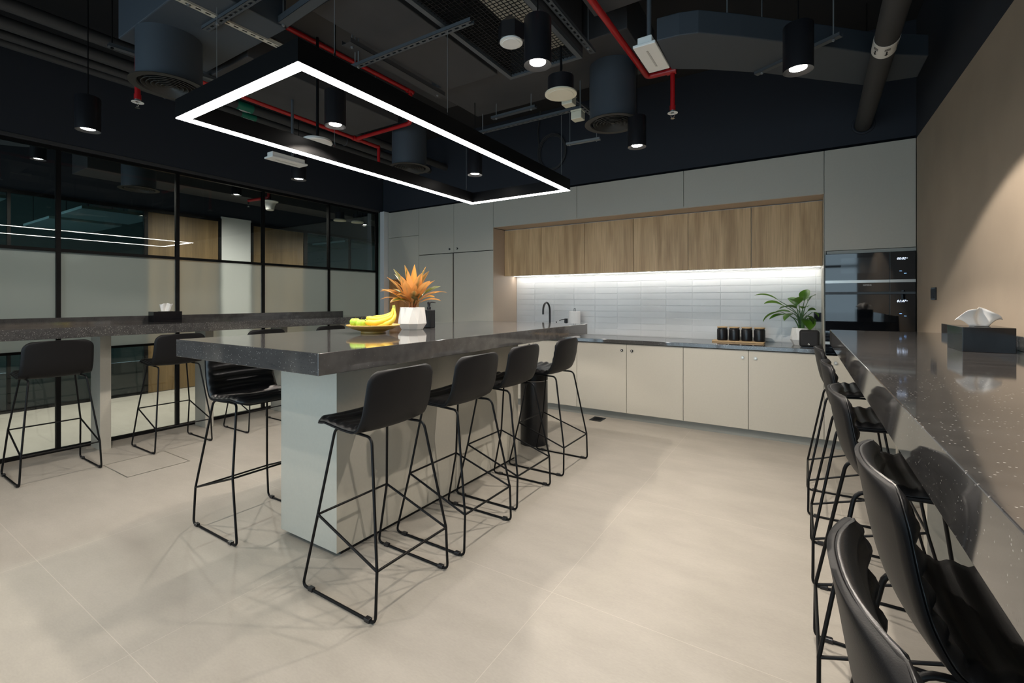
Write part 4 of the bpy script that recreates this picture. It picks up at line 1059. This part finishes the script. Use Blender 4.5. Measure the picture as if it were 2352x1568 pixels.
# drain pipe with label band entering the back wall
t = thing('drain_pipe', 'dark round pipe with white arrow band entering the back wall at right', 'pipe', (.43, 3.8, 2.92))
MB().tube([(.38, 1.6, 2.88), (.46, YC+.03, 2.905)], .062, 28).build('pipe', 'pipe_dark', t, smooth=True)
q0, q1 = Vector((.38, 1.6, 2.88)), Vector((.46, YC+.03, 2.905)); dd = (q1-q0).normalized()
def onpipe(y): return q0 + (q1-q0)*((y-1.6)/(YC+.03-1.6))
bnd = MB().tube([onpipe(3.42), onpipe(3.58)], .0632, 28).build('label_band', 'white_plastic', t, smooth=True)
am = MB(); side = Vector((0, 0, 1)).cross(dd).normalized(); upv = dd.cross(side)
for ang in (-150, -95, -40):
    rv = side*math.cos(R(ang)) + upv*math.sin(R(ang)); tv = dd.cross(rv)
    cpos = onpipe(3.525) + rv*.0637
    am.add([cpos - dd*.035 - tv*.004, cpos - dd*.035 + tv*.004, cpos + tv*.004, cpos - tv*.004], [(0, 1, 2, 3)])
    am.add([cpos + tv*.011, cpos - tv*.011, cpos + dd*.022], [(0, 1, 2)])
    for q_ in range(3): am.add([cpos - dd*(.050+.010*q_) - tv*.014, cpos - dd*(.050+.010*q_) + tv*.014, cpos - dd*(.045+.010*q_) + tv*.014, cpos - dd*(.045+.010*q_) - tv*.014], [(0, 1, 2, 3)])
am.build('arrow', 'dark_gap', bnd)
MB().tube([(.46 + .075*math.cos(2*PI*k/24), YC+.016, 2.905+.075*math.sin(2*PI*k/24)) for k in range(24)], .012, 8, closed=True).build('wall_collar', 'wall_dark', t, smooth=True)
MB().cyl((.40, 2.4, 2.94), (.40, 2.4, ZC), .005, 6).build('hanger_rod', 'black_metal', t)
MB().cyl((.44, 4.6, 2.955), (.44, 4.6, ZC), .005, 6).build('hanger_rod', 'black_metal', t)

# white ceiling devices
def strip_box(lab, x, y, z, ln, wd, pole):
    t = thing('emergency_light', lab, 'light fitting', (x, y, z), group='white emergency light boxes')
    MB().box(x-wd/2, x+wd/2, y-ln/2, y+ln/2, z, z+.014).build('cover', 'white_plastic', t, bevel=.003)
    MB().box(x-wd*.32, x+wd*.32, y-ln/2+.012, y+ln/2-.012, z+.014, z+.05).build('body', 'white_plastic', t, bevel=.004)
    MB().box(x-.004, x+.004, y-ln*.3, y+ln*.3, z-.0015, z+.001).build('slot', 'steel', t)
    MB().cyl((x, y+pole, z+.045), (x, y+pole, min(ZC, ztop(x, y+pole, z)+.012)), .011, 12).build('conduit', 'strut_grey', t, smooth=True)
strip_box('white rectangular emergency light beside the right red pipe', -.625, 2.29, 2.55, .28, .105, -.05)
strip_box('white rectangular emergency light below the left arm of the pendant frame', -3.50, 2.165, 2.465, .30, .115, .05)
def puck(name, lab, cat, x, y, z, rdisc, rbody, hb, box=False, top=ZC):
    t = thing(name, lab, cat, (x, y, z))
    if box:
        MB().lathe([(rbody, .012), (rbody, hb), (.02, hb+.05)], (x, y, z), 6, ang=.3).build('housing', 'black_satin', t)
    else: MB().lathe([(rbody, .010), (rbody, hb-.004), (rbody-.006, hb), (.004, hb)], (x, y, z), 36, caps=False).build('housing', 'black_satin', t, smooth=True)
    MB().lathe([(.0, 0), (rdisc*.78, -.001), (rdisc*.80, .002), (rdisc, .004), (rdisc, .012), (.0, .012)], (x, y, z), 40, caps=False).build('face', 'cream_plastic' if not box else 'white_plastic', t, smooth=True)
    MB().tube([(x, y, z+hb), (x+.003, y, z+hb+(top-z-hb)*.3), (x-.002, y+.004, z+hb+(top-z-hb)*.7), (x, y, top)], .008, 8).build('cable', 'black_metal', t, smooth=True)
puck('smoke_detector', 'white disc detector under a black angular housing by the mesh grille', 'detector', -1.382, 2.189, 2.80, .064, .075, .10, True, 2.962)
puck('ceiling_speaker', 'round white faced ceiling speaker in a black can', 'speaker', -1.284, 2.619, 2.65, .10, .082, .115, False, 2.962)
t = thing('access_point', 'round white disc device on a pole seen inside the pendant frame', 'device', (-3.03, 2.115, 2.52))
MB().lathe([(.0, 0), (.10, 0), (.105, .006), (.10, .022), (.06, .028), (.0, .028)], (-3.03, 2.115, 2.52), 40, caps=False).build('disc', 'white_plastic', t, smooth=True)
MB().cyl((-3.03, 2.115, 2.545), (-3.03, 2.115, 3.30), .010, 12).build('pole', 'black_metal', t, smooth=True)
for (x, y, z, lab) in ((-1.52, 3.24, 2.86, 'cream junction box nearer the round speaker'), (-1.515, 3.40, 2.80, 'cream junction box hung under the strut beside the round duct')):
    t = thing('junction_box', lab, 'junction box', (x, y, z), group='cream junction boxes on the ceiling strut')
    MB().box(x-.045, x+.045, y-.04, y+.04, z, z+.062).build('box', 'cream_plastic', t, bevel=.006)
    MB().box(x-.047, x+.047, y-.042, y+.042, z+.062, z+.075).build('lid', 'cream_plastic', t, bevel=.003)
    MB().cyl((x+.02, y, z+.07), (x+.02, y, min(ZC, ztop(x+.02, y, z)+.012)), .006, 8).build('conduit', 'galv', t, smooth=True)
cc = Vector((-2.6, YC, 3.18))
t = thing('cable_coil', 'dark cable coil hanging on the navy wall beyond the frame', 'cable', (cc.x, YC-.01, cc.z-.2))
mb = MB()
for k in range(3):
    mb.tube([(cc.x + (.17+.012*k)*math.cos(2*PI*i/40), YC-.002-.008*k, cc.z + (.20+.012*k)*math.sin(2*PI*i/40)) for i in range(40)], .005, 8, closed=True)
mb.build('loops', 'pipe_dark', t, smooth=True)
MB().tube([(cc.x-.18, YC-.002, cc.z+.05), (cc.x-.2, YC-.002, cc.z+.3), (cc.x-.16, YC-.005, ZC)], .007, 8).build('tail', 'pipe_dark', t, smooth=True)

# ------------------------------------------------------------------ corridor ceiling things
t = thing('air_duct', 'dark curved duct hanging in the corridor ceiling beyond the glass', 'duct', (-7.0, 1.0, 2.95), group='grey sheet metal air ducts')
MB().prism([(-7.75, -1.6), (-6.1, -1.6), (-6.1, .9)] + [(-6.93+.82*math.cos(R(a)), .9+.85*math.sin(R(a))) for a in range(10, 171, 16)] + [(-7.75, .9)], 3.11, 3.40).build('casing', 'duct_blue', t)
for x in (-6.5, -7.3): MB().cyl((x, .2, 3.38), (x, .2, ZC), .006, 6).build('hanger_rod', 'black_metal', t)
t = thing('air_duct', 'long grey duct along the far side of the corridor ceiling', 'duct', (-7.6, 3.5, 2.98), group='grey sheet metal air ducts')
MB().box(-7.95, -7.40, 2.0, 7.4, 2.98, 3.25).build('casing', 'duct_grey', t, bevel=.006)
for y in (2.9, 6.2): MB().cyl((-7.65, y, 3.24), (-7.65, y, ZC), .006, 6).build('hanger_rod', 'black_metal', t)
air('round duct with ring diffuser in the corridor beyond the glass', -6.9, 2.35, 2.72, ZC)
t = thing('sprinkler_pipe', 'red sprinkler pipe in the corridor beyond the glass', 'pipe', (-6.9, 3.9, 2.85), group='red sprinkler pipes')
MB().tube(fillet([(-6.9, 3.98, 3.3), (-6.9, 3.98, 2.93), (-7.25, 3.86, 2.90)], .03), .022, 14).build('run', 'red_paint', t, smooth=True)
MB().cyl((-6.9, 3.98, 3.28), (-6.9, 3.98, ZC), .02, 12).build('riser', 'red_paint', t, smooth=True)
MB().cyl((-7.25, 3.86, 2.90), (-7.25, 3.86, 2.84), .012, 10).lathe([(.0, -.09), (.02, -.092), (.02, -.096), (.0, -.096)], (-7.25, 3.86, 2.90), 12, caps=False).cyl((-7.25, 3.86, 2.84), (-7.25, 3.86, 2.81), .005, 8).build('sprinkler_head', 'chrome', t, smooth=True)
t = thing('ceiling_sounder', 'white bell shaped ceiling device beside the corridor red pipe', 'device', (-6.9, 3.99, 2.72))
MB().lathe([(.0, 0), (.045, 0), (.058, .01), (.065, .07), (.085, .115), (.115, .13), (.118, .14), (.0, .145)], (-6.9, 4.0, 2.735), 32, caps=False).build('bell', 'white_plastic', t, smooth=True)
MB().cyl((-6.94, 4.03, 2.875), (-6.94, 4.03, ZC), .009, 8).build('stem', 'black_metal', t, smooth=True)
for (x, y, lab) in ((-6.95, 5.30, 'left white ceiling disc in the corridor beyond the glass'), (-6.85, 5.60, 'right white ceiling disc in the corridor beyond the glass')):
    t = thing('ceiling_speaker', lab, 'speaker', (x, y, 2.765))
    MB().lathe([(.0, 0), (.105, .002), (.108, .010), (.10, .03), (.0, .034)], (x, y, 2.765), 32, caps=False).build('face', 'cream_plastic', t, smooth=True)
    MB().cyl((x, y, 2.795), (x, y, 2.92), .08, 24).build('can', 'black_satin', t, smooth=True)
    MB().cyl((x, y, 2.92), (x, y, ZC), .006, 8).build('stem', 'black_metal', t, smooth=True)
cdl = [(-6.9, 1.468, 2.86, 'downlight in the corridor at the far left'), (-6.6, -.6, 2.86, 'corridor downlight nearer the windows'), (-6.9, 3.504, 2.875, 'corridor downlight left of the red pipe'), (-6.9, 5.811, 2.76, 'corridor downlight at the right end by the white post')]
for x, y, z, lab in cdl:
    o = copy_tree(dl); o.location = (x, y, z); o['label'] = lab; o['group'] = 'corridor downlights'
    for ch in list(o.children):
        if ch.type == 'LIGHT': bpy.data.objects.remove(ch)
    for ch in list(o.children):
        if ch.name.startswith('stem'): ch.scale = (1, 1, (ZC-z)/(ZC-DLZ))
    L_ = bpy.data.lights.new('corridor_beam', 'SPOT'); L_.energy = 200; L_.spot_size = R(168); L_.spot_blend = 1.0; L_.shadow_soft_size = .03; L_.color = (1, .92, .80)
    lo = bpy.data.objects.new('corridor_beam', L_); C.objects.link(lo); lo.parent = o; lo.location = (0, 0, .002)

# ------------------------------------------------------------------ daylight and world
w = bpy.data.worlds.new('World'); bpy.context.scene.world = w; w.use_nodes = True
bg = w.node_tree.nodes['Background']; bg.inputs[0].default_value = (.60, .76, .86, 1); bg.inputs[1].default_value = 2.5
A = bpy.data.lights.new('daylight_portal', 'AREA'); A.shape = 'RECTANGLE'; A.size = 15.6; A.size_y = 2.8; A.cycles.is_portal = True
ao = bpy.data.objects.new('daylight_portal', A); C.objects.link(ao); ao.location = ((XO+3)/2, YB+.02, 1.40); ao.rotation_euler = (R(90), 0, 0)

# ------------------------------------------------------------------ camera
cam = bpy.data.cameras.new('camera'); co = bpy.data.objects.new('camera', cam); C.objects.link(co)
cam.sensor_width = 36; cam.lens = 1057.4/2352*36; cam.shift_y = -94.8/2352
co.location = (0, 0, H); co.rotation_euler = (R(90), 0, R(32.17)); cam.clip_start = .02
sc = bpy.context.scene; sc.camera = co
sc.view_settings.view_transform = 'Standard'; sc.view_settings.look = 'None'; sc.view_settings.gamma = 1; sc.view_settings.exposure = .3
sc.view_settings.use_curve_mapping = False
sc.cycles.max_bounces = 10; sc.cycles.diffuse_bounces = 5; sc.cycles.glossy_bounces = 4; sc.cycles.transparent_max_bounces = 16; sc.cycles.transmission_bounces = 6
sc.cycles.use_denoising = True; sc.cycles.sample_clamp_indirect = 6; sc.cycles.caustics_reflective = False; sc.cycles.caustics_refractive = False
